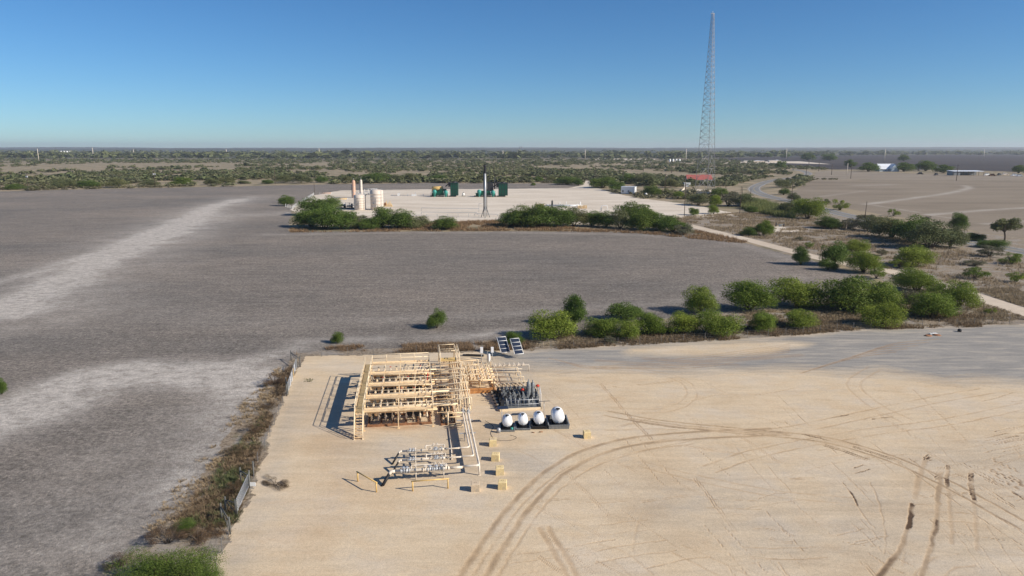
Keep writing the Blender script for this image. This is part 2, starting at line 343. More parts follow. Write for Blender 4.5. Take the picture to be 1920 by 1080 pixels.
for i in range(5): tr([(1500 + 25 * i, 700 - 8 * i), (1600 + 20 * i, 672 - 7 * i), (1680 + 20 * i, 660 - 6 * i)], .18, .5)
for i in range(6): tr([(1030 + 12 * i, 672 + i * 3), (1120, 688 + i * 3 - i * i * .6), (1300, 690 - i * 4), (1480, 660 - i * 3)], .2, .35)
def tmask(x, y):
    m = np.zeros(x.shape); br = np.clip(-.35 + 2.5 * fbm(x, y, 1.3, 31), .1, 1.25); wx = fbm(x, y, .9, 71); wy = fbm(x, y, .9, 73)
    for pp, w, s in TRK:
        xs_ = [p[0] for p in pp]; ys_ = [p[1] for p in pp]
        k = (x > min(xs_) - 1.5) & (x < max(xs_) + 1.5) & (y > min(ys_) - 1.5) & (y < max(ys_) + 1.5)
        if not k.any(): continue
        d = dline(x[k] + (wx[k] - .5) * .25, y[k] + (wy[k] - .5) * .25, pp); m[k] = np.maximum(m[k], s * np.exp(-(d / (w * .82)) ** 4) * np.clip(br[k] * (1.0 if s > .7 else 1.15) if w < .18 else .55 + br[k] * .45, 0, 1.2))
    return m
GREY = gp([(930, 668), (985, 655), (1250, 640), (1440, 631), (1600, 616), (1920, 606), (2200, 600), (2200, 720), (1920, 715), (1780, 712), (1660, 695), (1560, 700), (1450, 690), (1320, 696), (1200, 694), (1060, 692), (1000, 690)])
TANS = gp([(1165, 655), (1300, 645), (1480, 640), (1540, 648), (1440, 662), (1260, 668), (1180, 664)])
def gmask(x, y):
    ex = (fbm(x, y, 7, 5) - .5) * 6; ey = (fbm(x, y, 7, 6) - .5) * 6
    a = np.zeros(x.shape)
    for j in range(5):
        s = 1.3 * (j - 2); a += inpoly(x + ex + s * .6, y + ey * .6 + s, GREY) / 5
        a -= inpoly(x + ex * .4 + s * .4, y + ey * .3 + s * .5, TANS) / 5 * .95
    a += band([(430, 1080), (520, 840), (560, 720)], 1.4, .3)(x, y) + band([(600, 760), (760, 860), (960, 880)], 4, .22)(x, y) + band([(1300, 940), (1600, 1000), (1930, 880)], 7, .35)(x, y) + band([(900, 800), (1000, 740), (940, 700)], 3, .2)(x, y)
    a += band([(830, 800), (900, 840), (1000, 870)], 2.5, .3)(x, y)
    return np.clip(a, 0, 1)
def smask(x, y):  # rust brown staining of the ground by the equipment
    return band([(690, 800), (740, 803), (780, 800)], .8, .9, 4)(x, y) + band([(590, 745), (640, 900), (580, 1000)], 3, .22)(x, y) + band([(930, 735), (960, 730)], 1, .6)(x, y) + band([(760, 700), (800, 760)], 3, .25)(x, y)
def mat_pad():
    n = NM('caliche_gravel', .95, .1)
    g = n.noise(9, 5, .75); f = n.noise(1.1, 6, .65); b = n.noise(.12, 5, .6); st = n.noise(.5, 6, .7, n.map((.25, 1.6, 1), R(12)), .4)
    c = n.ramp(b, [(.35, (.62, .475, .31)), (.5, (.66, .525, .36)), (.65, (.64, .53, .395))])
    c = n.mix(.75, c, n.ramp(st, [(.3, .84), (.7, 1.1)]), 'MULTIPLY')
    c = n.mix(n.ramp(n.noise(.35, 7, .75, n.map((.6, 1.3, 1), R(35)), .6), [(.5, 0), (.66, .4)]), c, (.58, .42, .26)); c = n.mix(n.ramp(n.noise(.22, 7, .75, None, .5), [(.54, 0), (.7, .4)]), c, (.50, .44, .36))
    gc = n.ramp(st, [(.3, (.25, .235, .215)), (.55, (.33, .31, .28)), (.75, (.43, .39, .34))])
    ga = n.math('MULTIPLY', n.attr('grey'), n.ramp(st, [(.3, 1.2), (.7, .75)]), True)
    c = n.mix(ga, c, gc)
    c = n.mix(n.math('MULTIPLY', n.attr('stain'), f, True), c, (.36, .17, .06))
    c = n.mix(n.math('MULTIPLY', n.math('MULTIPLY', n.attr('track'), 1.25), n.ramp(g, [(.3, .65), (.6, 1.0)]), True), c, n.ramp(n.attr('track'), [(.3, (.42, .26, .13)), (.55, (.26, .165, .09)), (.85, (.11, .07, .045))]))
    c = n.mix(.9, c, n.ramp(g, [(.28, .72), (.5, 1.0), (.72, 1.16)]), 'MULTIPLY')
    c = n.mix(.8, c, n.ramp(n.noise(3.0, 8, .85), [(.34, .84), (.5, 1.0), (.66, 1.12)]), 'MULTIPLY')
    c = n.mix(n.ramp(n.noise(3.2, 4, .8), [(.66, 0), (.74, .35)]), c, (.3, .24, .18))
    h = n.math('SUBTRACT', n.math('ADD', n.math('MULTIPLY', g, .35), f), n.math('MULTIPLY', n.attr('track'), 1.2)); n.bump(h, .6, .05); return n.col(c)
M['pad'] = mat_pad()
sheet('gravel_pad', PAD, np.unique(np.concatenate([np.arange(-33, 0, .2), np.arange(0, 45, .11), np.arange(45, 112, .2)])), prog(36, 126, .12, .0022), .017, M['pad'], {'track': tmask, 'grey': gmask, 'stain': smask}, .9, 2.5)
# --- far pad, drives, roads
def mat_cal(name, c0, c1):
    n = NM(name); f = n.noise(.8, 6, .7); b = n.noise(.08, 4, .6, n.map((.4, 1, 1)))
    c = n.ramp(b, [(.35, c0), (.65, c1)]); c = n.mix(.7, c, n.ramp(f, [(.3, .82), (.7, 1.12)]), 'MULTIPLY'); n.bump(f, .4, .05); return n.col(c)
M['calw'] = mat_cal('white_caliche', (.60, .51, .40), (.74, .65, .53)); M['drive'] = mat_cal('pale_drive_gravel', (.55, .45, .34), (.66, .56, .44))
FARP = gp([(546, 393), (590, 366), (640, 357), (800, 355), (1000, 353.5), (1064, 353), (1094, 347), (1090, 339), (1110, 339), (1112, 350), (1150, 362), (1200, 372), (1300, 384), (1392, 403), (1330, 407), (1270, 410), (1200, 418), (1100, 420), (930, 416), (850, 415), (720, 420), (600, 425)])
sheet('far_gravel_pad', FARP, np.arange(-150, 200, .8), prog(270, 720, .7, .003), .02, M['calw'], None, 1.5, 8)
ribbon('driveway', gp([(1285, 421), (1330, 432), (1400, 449), (1480, 470), (1560, 489), (1640, 503), (1700, 516), (1770, 536), (1850, 562), (1930, 588), (2050, 625)]), (5.4, 5.0), .022, M['drive'])
M['asph'] = mat_cal('asphalt', (.19, .185, .178), (.25, .243, .232))
M['paintw'] = plain('road_paint', (.7, .7, .66), .7); M['painty'] = plain('yellow_road_paint', (.6, .42, .08), .7)
ROAD = gp([(2150, 522), (1920, 472), (1825, 455), (1700, 428), (1580, 402), (1490, 379), (1440, 368), (1415, 357), (1420, 348), (1450, 338), (1500, 331), (1516, 326), (1507, 321), (1490, 318)])
rs = ribbon('road_shoulder', ROAD, 10.5, .024, M['verge']); ribbon('road', ROAD, 8.2, .03, M['asph'])
sp = smooth(ROAD, 10)
def offs(p, o):
    q = []
    for i, (x, y) in enumerate(p):
        a = p[max(i - 1, 0)]; b = p[min(i + 1, len(p) - 1)]; t = Vector((b[0] - a[0], b[1] - a[1])).normalized(); q.append((x - t.y * o, y + t.x * o))
    return q
for o_, mm, nm in ((3.75, 'paintw', 'road_edge_line'), (-3.75, 'paintw', 'road_edge_line'), (.12, 'painty', 'road_centre_line')): ribbon(nm, offs(sp, o_), .18, .036, M[mm], 1)
def fieldmat(name, cs, sc=.03):
    n = NM(name); f = n.noise(sc, 6, .65, n.map((.35, 1, 1), R(10))); g = n.noise(1.2, 6, .75)
    c = n.ramp(f, [(.3, cs[0]), (.5, cs[1]), (.7, cs[2])]); c = n.mix(.8, c, n.ramp(g, [(.3, .7), (.7, 1.2)]), 'MULTIPLY')
    c = n.mix(n.math('MULTIPLY', n.attr('pale'), n.ramp(g, [(.3, .6), (.6, 1.0)]), True), c, (.47, .42, .36)); n.bump(g, .8, .12); return n.col(c)
M['bfield'] = fieldmat('brown_field_soil', [(.2, .16, .115), (.265, .215, .157), (.305, .25, .187)]); M['dfield'] = fieldmat('dark_field_soil', [(.045, .038, .035), (.065, .054, .05), (.085, .07, .062)], .004)
RF = gp([(1462, 372), (1500, 352), (1505, 345), (1520, 338), (1700, 337), (1920, 339), (2400, 343), (2600, 480), (2100, 478), (1920, 447), (1840, 436), (1700, 410), (1600, 393), (1540, 382)])
rp = [band([(1625, 383), (1700, 373), (1780, 362), (1815, 353), (1810, 348)], 3.2, .8), band([(1750, 402), (1850, 394), (1940, 389), (2050, 384)], 3.0, .8), band([(1850, 420), (1920, 415), (2000, 410)], 3, .5), band([(1640, 385), (1720, 398)], 1.6, .5), band([(1610, 348), (1670, 346)], 8, .4), band([(1530, 370), (1620, 358)], 3, .3), band([(1735, 402), (1790, 410)], 1.3, .7)]
sheet('brown_field', RF, np.arange(140, 560, 1.4), prog(190, 700, .9, .004), .012, M['bfield'], {'pale': lambda x, y: sum(f(x, y) for f in rp)}, 1, 6)
MF = gp([(1520, 337), (1530, 322), (1560, 320), (1700, 325), (1900, 330), (2300, 333), (2300, 339), (1900, 338.5), (1700, 336.7)])
sheet('pasture', MF, prog(250, 1300, 4, .01), prog(600, 1100, 3, .004), .013, M['bfield'], {'pale': lambda x, y: 0 * x + .1}, 3, 20)
DF = gp([(1335, 297.5), (1500, 292.8), (1700, 290.5), (2400, 290), (2400, 326), (1900, 322), (1780, 318), (1640, 318), (1560, 318), (1480, 312), (1400, 303)])
sheet('dark_ploughed_field', DF, prog(200, 5000, 8, .01), prog(850, 4000, 7, .008), .014, M['dfield'], {'pale': lambda x, y: 0 * x}, 12, 90)
for pl in ([(1350, 306), (1352, 303), (1500, 302.5), (1560, 308), (1480, 306)], [(1100, 299), (1130, 297.3), (1230, 298), (1225, 300)], [(1190, 304), (1200, 301.5), (1232, 302), (1225, 304.5)]):
    P_ = gp(pl); MBx = MB(); MBx.add([(x, y, .02) for x, y in P_], [tuple(range(len(P_)))]); o = MBx.build('caliche_clearing', M['calw']); o['kind'] = 'structure'
P_ = gp([(1388, 423.5), (1440, 420), (1506, 433), (1450, 437)]); mb = MB(); mb.add([(x, y, .028) for x, y in P_], [tuple(range(len(P_)))]); mb.build('small_gravel_pad', M['calw'])['kind'] = 'structure'
# pale cleared patches of dry grass in the scrub (ground)
M['dry'] = mat_cal('dry_grass_ground', (.27, .19, .115), (.38, .28, .185))
# --- hills on the horizon
def mat_hill():
    n = NM('hill_brush'); f = n.noise(.004, 6, .7, n.map((.4, 1, 1))); return n.col(n.ramp(f, [(.3, (.035, .045, .032)), (.55, (.055, .065, .045)), (.7, (.12, .105, .08))]))
M['hill'] = mat_hill()
def hill(Y0, wid, hgt, seed, x0, x1):
    def hf(x, y):
        prof = np.clip(1 - np.abs(y - Y0) / wid, 0, 1) ** 1.2
        rough = vnoise(x, y, 60, seed + 9) * 5 + vnoise(x, y, 150, seed + 4) * 6
        return prof * (hgt * (.45 + .75 * fbm(x, y * .3, 3500, seed)) + rough) - 3
    sheet('hills', None, np.arange(x0, x1, 55.), np.linspace(Y0 - wid, Y0 + wid, 12), 0, M['hill'], None, hf=hf)
hill(5200, 500, 14, 3, -5000, 5200); hill(7600, 700, 34, 13, -7200, 7400); hill(11000, 1200, 62, 23, -9800, 9800)
#@@OBJ0
# ------------------------------------------------------------------ foliage
def leafmat(name, lo, hi, sh=.5):
    n = NM(name, .7, .15); r = n.rand(); f = n.noise(5, 4, .7); g = n.n.new('ShaderNodeNewGeometry').outputs['Random Per Island']
    c = n.mix(n.ramp(f, [(.35, 0), (.65, 1)]), lo, hi); c = n.mix(.55, c, n.ramp(g, [(0, .55), (1, 1.35)]), 'MULTIPLY')
    c = n.mix(.8, c, n.ramp(r, [(0, (.78, .86, .8)), (.5, (1, 1, 1)), (1, (1.2, 1.1, .95))]), 'MULTIPLY')
    n.col(c); tr_ = n.n.new('ShaderNodeBsdfTranslucent'); n.put(tr_.inputs[0], c); mx = n.n.new('ShaderNodeMixShader'); mx.inputs[0].default_value = .3
    n.lk(n.b.outputs[0], mx.inputs[1]); n.lk(tr_.outputs[0], mx.inputs[2]); n.lk(mx.outputs[0], n.n['Material Output'].inputs[0]); return n.m
M['leaf'] = leafmat('feathery_green_leaves', (.11, .165, .022), (.26, .32, .06))
M['leafd'] = leafmat('dark_green_leaves', (.07, .12, .022), (.165, .225, .05))
M['leafo'] = leafmat('olive_scrub_leaves', (.10, .12, .05), (.22, .225, .105))
M['leafg'] = leafmat('grey_green_scrub_leaves', (.12, .125, .075), (.24, .225, .145))
M['twig'] = leafmat('dry_brown_twigs', (.09, .06, .038), (.23, .155, .095))
M['leaffar'] = leafmat('distant_brush_leaves', (.085, .11, .048), (.19, .205, .095))
M['leafm'] = leafmat('pale_olive_brush_leaves', (.13, .145, .07), (.27, .265, .14))
def leafcloud(seed, n, size, kind='bush', K=16, asp=1.6):
    "leaf faces of a crown of diameter 1 and height 1, clustered on branch-end clumps"
    r = np.random.default_rng(seed); cs = []; rs = []
    for _ in range(K):
        a = r.uniform(0, 2 * np.pi); q = r.uniform(0, 1) ** .5 * .36
        if kind == 'bush': zc = r.uniform(.22, .8) * (1 - (q / .5) ** 2 * .55); rr = r.uniform(.13, .22)
        elif kind == 'tree': zc = r.uniform(.5, .86) * (1 - (q / .5) ** 2 * .25); rr = r.uniform(.11, .18)
        else: zc = r.uniform(.15, .72) * (1 - (q / .5) ** 2 * .4); rr = r.uniform(.08, .16)
        cs.append((q * np.cos(a) * 1.05, q * np.sin(a) * 1.05, zc)); rs.append(rr)
    if kind == 'bush':
        for j in range(max(4, K // 3)):
            a = j * 2.4 + seed; q = .30 * ((j + .5) / max(4, K // 3)) ** .5; cs.append((q * 1.1 * np.cos(a), q * 1.1 * np.sin(a), .22 + .34 * (1 - q / .3))); rs.append(.25 if K > 8 else .27)
        K = len(cs)
    cs = np.array(cs); rs = np.array(rs); w = rs ** 2; k = r.choice(K, n, p=w / w.sum())
    d = r.normal(size=(n, 3)); d[:, 2] += .25; d /= np.linalg.norm(d, axis=1)[:, None]
    rad = rs[k] * r.uniform(.35, 1.0, n) ** .5 * (1 + .16 * np.clip(r.normal(size=n), -2, 1.6))
    p = cs[k] + d * rad[:, None] * np.array([1.1, 1.1, .9]); p[:, 2] = np.abs(p[:, 2]) + .02
    # leaf = small triangle pair (rhomb) with a random tilt, mostly facing outwards
    nn = d + r.normal(size=(n, 3)) * .7; nn /= np.linalg.norm(nn, axis=1)[:, None]
    t = np.cross(nn, r.normal(size=(n, 3))); t /= np.linalg.norm(t, axis=1)[:, None]; b = np.cross(nn, t)
    s = size * r.uniform(.6, 1.4, n)[:, None]
    return np.stack([p + t * s * asp * .5, p + b * s * .5, p - t * s * asp * .5, p - b * s * .5], 1)
def mesh_quads(name, q, m):
    me = bpy.data.meshes.new(name); v = q.reshape(-1, 3).astype('f'); k = len(q)
    me.vertices.add(len(v)); me.vertices.foreach_set('co', v.ravel()); me.loops.add(4 * k); me.loops.foreach_set('vertex_index', np.arange(4 * k, dtype='i'))
    me.polygons.add(k); me.polygons.foreach_set('loop_start', np.arange(k, dtype='i') * 4); me.polygons.foreach_set('loop_total', np.full(k, 4, 'i'))
    me.update(); me.validate(); me.materials.append(m); return me
def trunk_mesh(seed, kind):
    r = random.Random(seed); mb = MB()
    if kind == 'tree':
        base = [(0, 0, -.03), (r.uniform(-.02, .02), r.uniform(-.02, .02), .2), (r.uniform(-.05, .05), r.uniform(-.05, .05), .38)]; mb.tube(base, .035, 6, .024)
        for i in range(6):
            a = i * 1.05 + r.uniform(-.3, .3); q = r.uniform(.15, .33); mb.tube([base[-1], (base[-1][0] + q * .5 * math.cos(a), base[-1][1] + q * .5 * math.sin(a), .53), (q * math.cos(a), q * math.sin(a), r.uniform(.62, .8))], .018, 5, .005)
    else:
        for i in range(8):
            a = i * .8 + r.uniform(-.3, .3); q = r.uniform(.12, .36); h = r.uniform(.4, .75)
            mb.tube([(.02 * math.cos(a), .02 * math.sin(a), -.02), (q * .5 * math.cos(a), q * .5 * math.sin(a), h * .5), (q * math.cos(a), q * math.sin(a), h)], .015, 5, .004)
    me = bpy.data.meshes.new('trunk'); me.from_pydata(mb.v, [], mb.f); me.materials.append(M['bark']); me.update(); return me
VAR = {}
def variants(key, mat, cnt, n, size, kind='bush', K=16):
    VAR[key] = []
    for i in range(cnt):
        s = hash_(key) + i * 17
        crown = mesh_quads('crown', leafcloud(s, n, size, kind, K), M[mat]); VAR[key].append((crown, trunk_mesh(s, kind)))
def hash_(k): return sum(ord(c) * (i + 1) for i, c in enumerate(k))
variants('green', 'leaf', 5, 15000, .018, 'bush', 22); variants('dgreen', 'leafd', 4, 12000, .021, 'bush', 20); variants('corner', 'leafd', 2, 16000, .011, 'bush', 22)
variants('olive', 'leafo', 4, 8500, .022, 'bush', 18); variants('grey', 'leafg', 4, 6500, .018, 'sparse', 16); variants('twiggy', 'twig', 3, 7000, .011, 'sparse', 20)
variants('tree', 'leafd', 3, 4500, .035, 'bush', 18); variants('sparse', 'leaf', 3, 5000, .018, 'sparse', 16); variants('otree', 'leafo', 2, 5000, .03, 'tree', 18)
variants('scrub', 'leafo', 5, 420, .085, 'bush', 9); variants('scrubg', 'leafg', 3, 380, .08, 'bush', 9); variants('scrubd', 'leaffar', 3, 420, .09, 'bush', 9)
vr = random.Random(5)
def plant(name, label, cat, x, y, w, h, key, group=None, deep=.8):
    "x, y = pixel of the foot, w/h = pixel size in the photo"
    p = G(x, y); s = PPM(p.y); Wm = w * 1.22 / s; el = math.atan2(CH, p.y); Hm = 1.27 * max(h / s / math.cos(el) - .35 * Wm * math.sin(el), .35 * Wm if h > w * .4 else h / s * .8)
    t = thing(name, label, cat, (p.x, p.y + Wm * .32, 0), vr.uniform(0, 6.28), group)
    cr, tk = vr.choice(VAR[key]); sc = (Wm * 1.02, Wm * deep * 1.02, Hm)
    for nm, me in (('crown', cr), ('trunk', tk)):
        o = bpy.data.objects.new(nm, me); COL.objects.link(o); o.parent = t; o.scale = sc
    return t
BERM = [  # name label x y w h kind
 ('broad bright green bush nearest the solar panels, first of the berm row', 1035, 643, 90, 56, 'green'),
 ('dark green upright bush standing just behind the broad first bush of the berm', 1078, 614, 54, 54, 'dgreen'),
 ('low wide green bush on the berm, right of the broad first bush', 1134, 636, 66, 40, 'green'),
 ('rounded green bush at the edge of the ploughed field, behind the low wide bush', 1175, 606, 66, 38, 'dgreen'),
 ('small narrow green bush squeezed against the right side of the low wide bush', 1180, 642, 42, 40, 'green'),
 ('medium green bush on the berm with bare pale soil at its left foot', 1222, 632, 56, 42, 'green'),
 ('yellow green round bush in front of the field-edge shadow, mid berm', 1284, 632, 60, 44, 'green'),
 ('round bush in the back row, first one left of the large dome bush', 1318, 592, 64, 52, 'green'),
 ('wide yellow green bush in the front row, below the gap of the back row', 1354, 636, 76, 50, 'green'),
 ('large dome shaped bush in the back row between the round bush and the wider dome', 1415, 588, 88, 58, 'green'),
 ('small bright green bush in the front row under the large dome bush', 1437, 626, 54, 38, 'green'),
 ('small yellow green bush in the front row, last before the spiky grass clump', 1512, 620, 60, 36, 'green'),
 ('large spreading bush in the back row with its crown against the dark field', 1511, 583, 94, 60, 'green'),
 ('left half of the longest dark green thicket in the back row of the berm', 1608, 592, 96, 66, 'dgreen'),
 ('right half of the longest thicket, brighter green, in the back row of the berm', 1664, 590, 84, 60, 'green'),
 ('rounded bush standing forward at the gravel pad edge below the long thicket', 1663, 618, 68, 50, 'green'),
 ('bright green bush at the driveway bend above the dense right hand clump', 1734, 552, 74, 46, 'green'),
 ('grey brown half bare bush between the long thicket and the right hand clump', 1728, 588, 58, 48, 'grey'),
 ('bushy green mound at the right end of the berm, in front of the driveway', 1768, 602, 74, 54, 'green'),
 ('tall green bush with feathery top closing the berm row on the right', 1814, 582, 70, 52, 'green'),
 ('thin green bush rising behind the bushy mound near the driveway', 1772, 566, 50, 40, 'sparse'),
 ('tiny green sprig bush beside the driveway at the far right of the berm', 1862, 590, 20, 14, 'sparse'),
 ('low dull green bush at the foot of the small narrow bush', 1147, 648, 26, 20, 'grey'),
 ('small dark bush tucked behind the two solar panels', 964, 650, 40, 26, 'dgreen')]
for lb, x, y, w, h, k in BERM: plant('bush', lb, 'bush', x, y, w, h, k, 'bushes along the berm')
DRV = [('dark round bush on the field side of the driveway, alone with a long shadow', 1506, 498, 33, 31, 'dgreen'),
 ('tallest green bush where the driveway passes behind it', 1572, 500, 50, 44, 'dgreen'), ('broad green bush on the far side of the driveway above the tallest one', 1616, 478, 44, 28, 'green'),
 ('yellow green bush covering the driveway just right of the tallest bush', 1630, 514, 62, 40, 'green'), ('grey green bush at the end of the driveway cluster by the open gravel', 1650, 524, 36, 28, 'sparse'),
 ('small dark bush at the left foot of the tallest driveway bush', 1557, 508, 28, 22, 'dgreen'), ('feathery wide bush alone on the dry slope between driveway and road', 1725, 504, 70, 40, 'green'),
 ('thin pale bush on the slope left of the wide feathery bush', 1692, 505, 36, 22, 'sparse'), ('sparse little bush on the dry slope, middle right', 1838, 526, 42, 30, 'sparse'),
 ('small grey bush just left of the sparse one on the dry slope', 1816, 518, 16, 14, 'grey'), ('green bush at the right picture edge beside the road', 1908, 498, 40, 28, 'sparse'),
 ('olive bush on the slope below the road, near the right edge', 1868, 484, 50, 24, 'grey'), ('olive bush cut by the right edge above the driveway', 1914, 532, 34, 26, 'sparse'), ('low shrub below the road between two olive bushes', 1842, 500, 50, 14, 'grey'),
 ('small bush in the dry grass above the driveway', 1521, 466, 20, 14, 'sparse'), ('dark little bush at the left of the small gravel square', 1408, 443, 28, 16, 'dgreen'),
 ('pale green willowy bush beside the small gravel square', 1436, 443, 34, 28, 'green'), ('tiny bush on the slope right of the small gravel square', 1500, 452, 14, 9, 'grey'), ('faint shrub on the dry slope near the hedge shadow', 1658, 480, 24, 14, 'grey'), ('faint shrub near the driveway bend', 1700, 520, 22, 14, 'sparse')]
for lb, x, y, w, h, k in DRV: plant('bush', lb, 'bush', x, y, w, h, k, 'bushes on the dry slope by the driveway')
RDH = [('bushy bright green tree in the roadside hedge left of the spiky yucca clump', 1524, 412, 56, 38, 'green'), ('low green thicket between the reeds and the bright tree', 1492, 405, 52, 30, 'olive'), ('small olive tree just across the road from the bright green one', 1581, 395, 36, 24, 'sparse'),
 ('tiny round tree at the edge of the brown field above the hedge', 1552, 384, 16, 10, 'olive'), ('thin low hedge bush below the leaning utility pole', 1636, 418, 46, 18, 'grey'), ('olive hedge bush right of the leaning pole', 1648, 436, 50, 30, 'olive'),
 ('dense olive thicket, left part, in the big roadside hedge', 1685, 450, 70, 44, 'olive'), ('dense green thicket, middle part, of the big roadside hedge', 1722, 458, 72, 50, 'dgreen'), ('widest dark thicket of the big roadside hedge', 1765, 470, 84, 52, 'olive'),
 ('dark thicket ending the big roadside hedge at the road', 1795, 466, 56, 42, 'olive'), ('small dark conical tree rising behind the big roadside hedge', 1803, 432, 30, 30, 'dgreen'), ('lone spreading tree with a bare forked trunk by the brown field', 1896, 456, 50, 40, 'otree'),
 ('little round tree in the brown field margin above the hedge', 1680, 406, 22, 16, 'sparse'), ('pale grey green shrub above the big hedge', 1742, 414, 20, 10, 'grey'), ('round leafy tree on the inside of the road bend', 1474, 352, 32, 17, 'olive'),
 ('dark bush below the round leafy tree in the road bend', 1472, 366, 20, 12, 'dgreen'), ('bush with yellow grass at its foot in the road bend', 1492, 378, 22, 15, 'olive'), ('grey spreading tree at the right of the road bend', 1496, 345, 30, 14, 'grey'),
 ('low dark weeds on the road verge below the lone tree', 1880, 467, 60, 16, 'dgreen'), ('low weed clump on the verge left of the lone tree', 1836, 452, 36, 14, 'dgreen'), ('green shrub by the yucca, below it', 1560, 430, 44, 20, 'dgreen'), ('grey green hedge bush ending at the leaning pole', 1600, 432, 44, 24, 'grey')]
for lb, x, y, w, h, k in RDH: plant('roadside_tree' if 'tree' in lb else 'bush', lb, 'tree' if 'tree' in lb else 'bush', x, y, w, h, k, 'roadside hedge trees and bushes')
ISO = [('small round dark green bush alone in the ploughed field', 818, 618, 32, 36, 'dgreen'), ('tiny green shrub at the near edge of the ploughed field left of the steel platform', 631, 645, 22, 20, 'dgreen'), ('round bush beside the white rail fence at the left end of the far gravel pad', 533, 387, 28, 19, 'dgreen'),
 ('small green bush cut off by the left picture edge', -2, 742, 20, 30, 'dgreen')]
for lb, x, y, w, h, k in ISO: plant('bush', lb, 'bush', x, y, w, h, k)
FH = [(586, 406, 60, 36, 'dgreen', 'leftmost dark tree of the far hedge, reaching up beside the two tanks'), (612, 398, 40, 30, 'dgreen', 'back tree of the far hedge behind the leftmost ones'), (578, 428, 52, 36, 'dgreen', 'low tree at the lower left corner of the far hedge'), (604, 432, 50, 44, 'dgreen', 'tall tree of the far hedge casting the longest shadow left'), (634, 432, 50, 40, 'dgreen', 'tree of the far hedge just left of the pale opening'),
 (663, 430, 40, 28, 'olive', 'paler bush of the far hedge in front of the tanks'), (690, 432, 36, 22, 'dgreen', 'lowest bush of the far hedge below the right tank'), (714, 430, 44, 40, 'dgreen', 'first dome of the hedge right of the tanks'), (744, 431, 56, 38, 'dgreen', 'second, wider dome of the hedge right of the tanks'), (776, 430, 44, 26, 'olive', 'paler tail bush at the right end of the tank hedge'),
 (831, 432, 42, 26, 'dgreen', 'single dark round bush between the two far hedges'), (957, 427, 46, 34, 'dgreen', 'left end bush of the hedge right of the flare stack'), (984, 428, 50, 42, 'dgreen', 'second bush of the hedge right of the flare stack'), (1016, 429, 54, 44, 'dgreen', 'middle bush of the hedge in front of the valve yard'), (1048, 428, 50, 42, 'dgreen', 'full bush of the hedge at the right of the valve yard'),
 (1078, 426, 42, 38, 'olive', 'yellowish bush closing the valve yard hedge'), (1112, 426, 36, 30, 'dgreen', 'first bush of the right far hedge'), (1138, 428, 40, 32, 'dgreen', 'second bush of the right far hedge'), (1166, 430, 40, 34, 'olive', 'third bush of the right far hedge'), (1196, 416, 62, 32, 'dgreen', 'tallest dome of the right far hedge behind the others'), (1206, 434, 46, 40, 'dgreen', 'front bush under the tallest dome of the right far hedge'),
 (1240, 434, 52, 34, 'dgreen', 'green bush right of the tallest dome'), (1266, 437, 42, 28, 'dgreen', 'low bush near the tall utility pole base'), (1288, 442, 38, 24, 'grey', 'last grey green bush of the far hedge by the driveway start'),
 (1065, 347, 44, 15, 'dgreen', 'low wide bush left of the far pad entrance'), (1085, 348, 20, 11, 'dgreen', 'small bush touching the far pad entrance on its left'), (1133, 353, 54, 20, 'dgreen', 'long bush right of the far pad entrance'), (1156, 358, 34, 18, 'dgreen', 'bush just left of the white shed'), (1226, 368, 36, 20, 'dgreen', 'round bush right of the white shed'),
 (1274, 373, 24, 14, 'green', 'bright small bush before the fence of the radio tower'), (1302, 404, 22, 14, 'dgreen', 'small bush at the gravel corner below the tower'), (1340, 402, 20, 18, 'green', 'light green little tree at the gravel corner'), (1314, 386, 46, 20, 'olive', 'thicket below the tower fence, left'), (1344, 388, 26, 22, 'green', 'bright bush below the tower fence, right'),
 (1372, 388, 56, 32, 'grey', 'big grey thicket right of the tower fence'), (1352, 368, 32, 16, 'dgreen', 'dark bush touching the right leg of the tower'), (1404, 388, 50, 22, 'olive', 'olive thicket at the end of the reeds'), (1412, 400, 22, 12, 'dgreen', 'dark bush at the lower edge of the reeds'), (1298, 374, 34, 10, 'olive', 'low brush in front of the tower fence')]
for x, y, w, h, k, lb in FH: plant('bush', lb, 'bush', x, y, w * (1.2 if y > 415 else 1.0), h * (.93 if y > 415 else .95), k, 'hedge bushes round the far gravel pad')
FT = [('large round dark tree standing left in the dark field', 1518, 301, 24, 13), ('large round dark tree, right one of the pair in the dark field', 1560, 301, 26, 12), ('dark tree by the road poles left of the farmhouse', 1598, 314, 22, 13), ('dark tree against the left side of the farmhouse', 1634, 322, 32, 15), ('dark tree at the right side of the farmhouse', 1701, 322, 32, 15), ('full dark tree right of the farmhouse garden', 1743, 321, 34, 18), ('brownish tree left of the long metal shed', 1775, 325, 32, 14),
 ('single dark tree far out in the dark field', 1698, 302, 18, 11), ('dark tree beside the pale clearing building', 1466, 316, 20, 14), ('dark far tree above the pale building', 1442, 295, 16, 8), ('dark tree on the right picture edge behind the shed', 1916, 325, 22, 14), ('dark far tree left of the transmission pole', 1408, 294, 14, 6), ('distant dark tree above the dark field', 1475, 296, 18, 7)]
for lb, x, y, w, h in FT: plant('dark_tree', lb, 'tree', x, y, w, h, 'tree', 'large trees in the far fields')
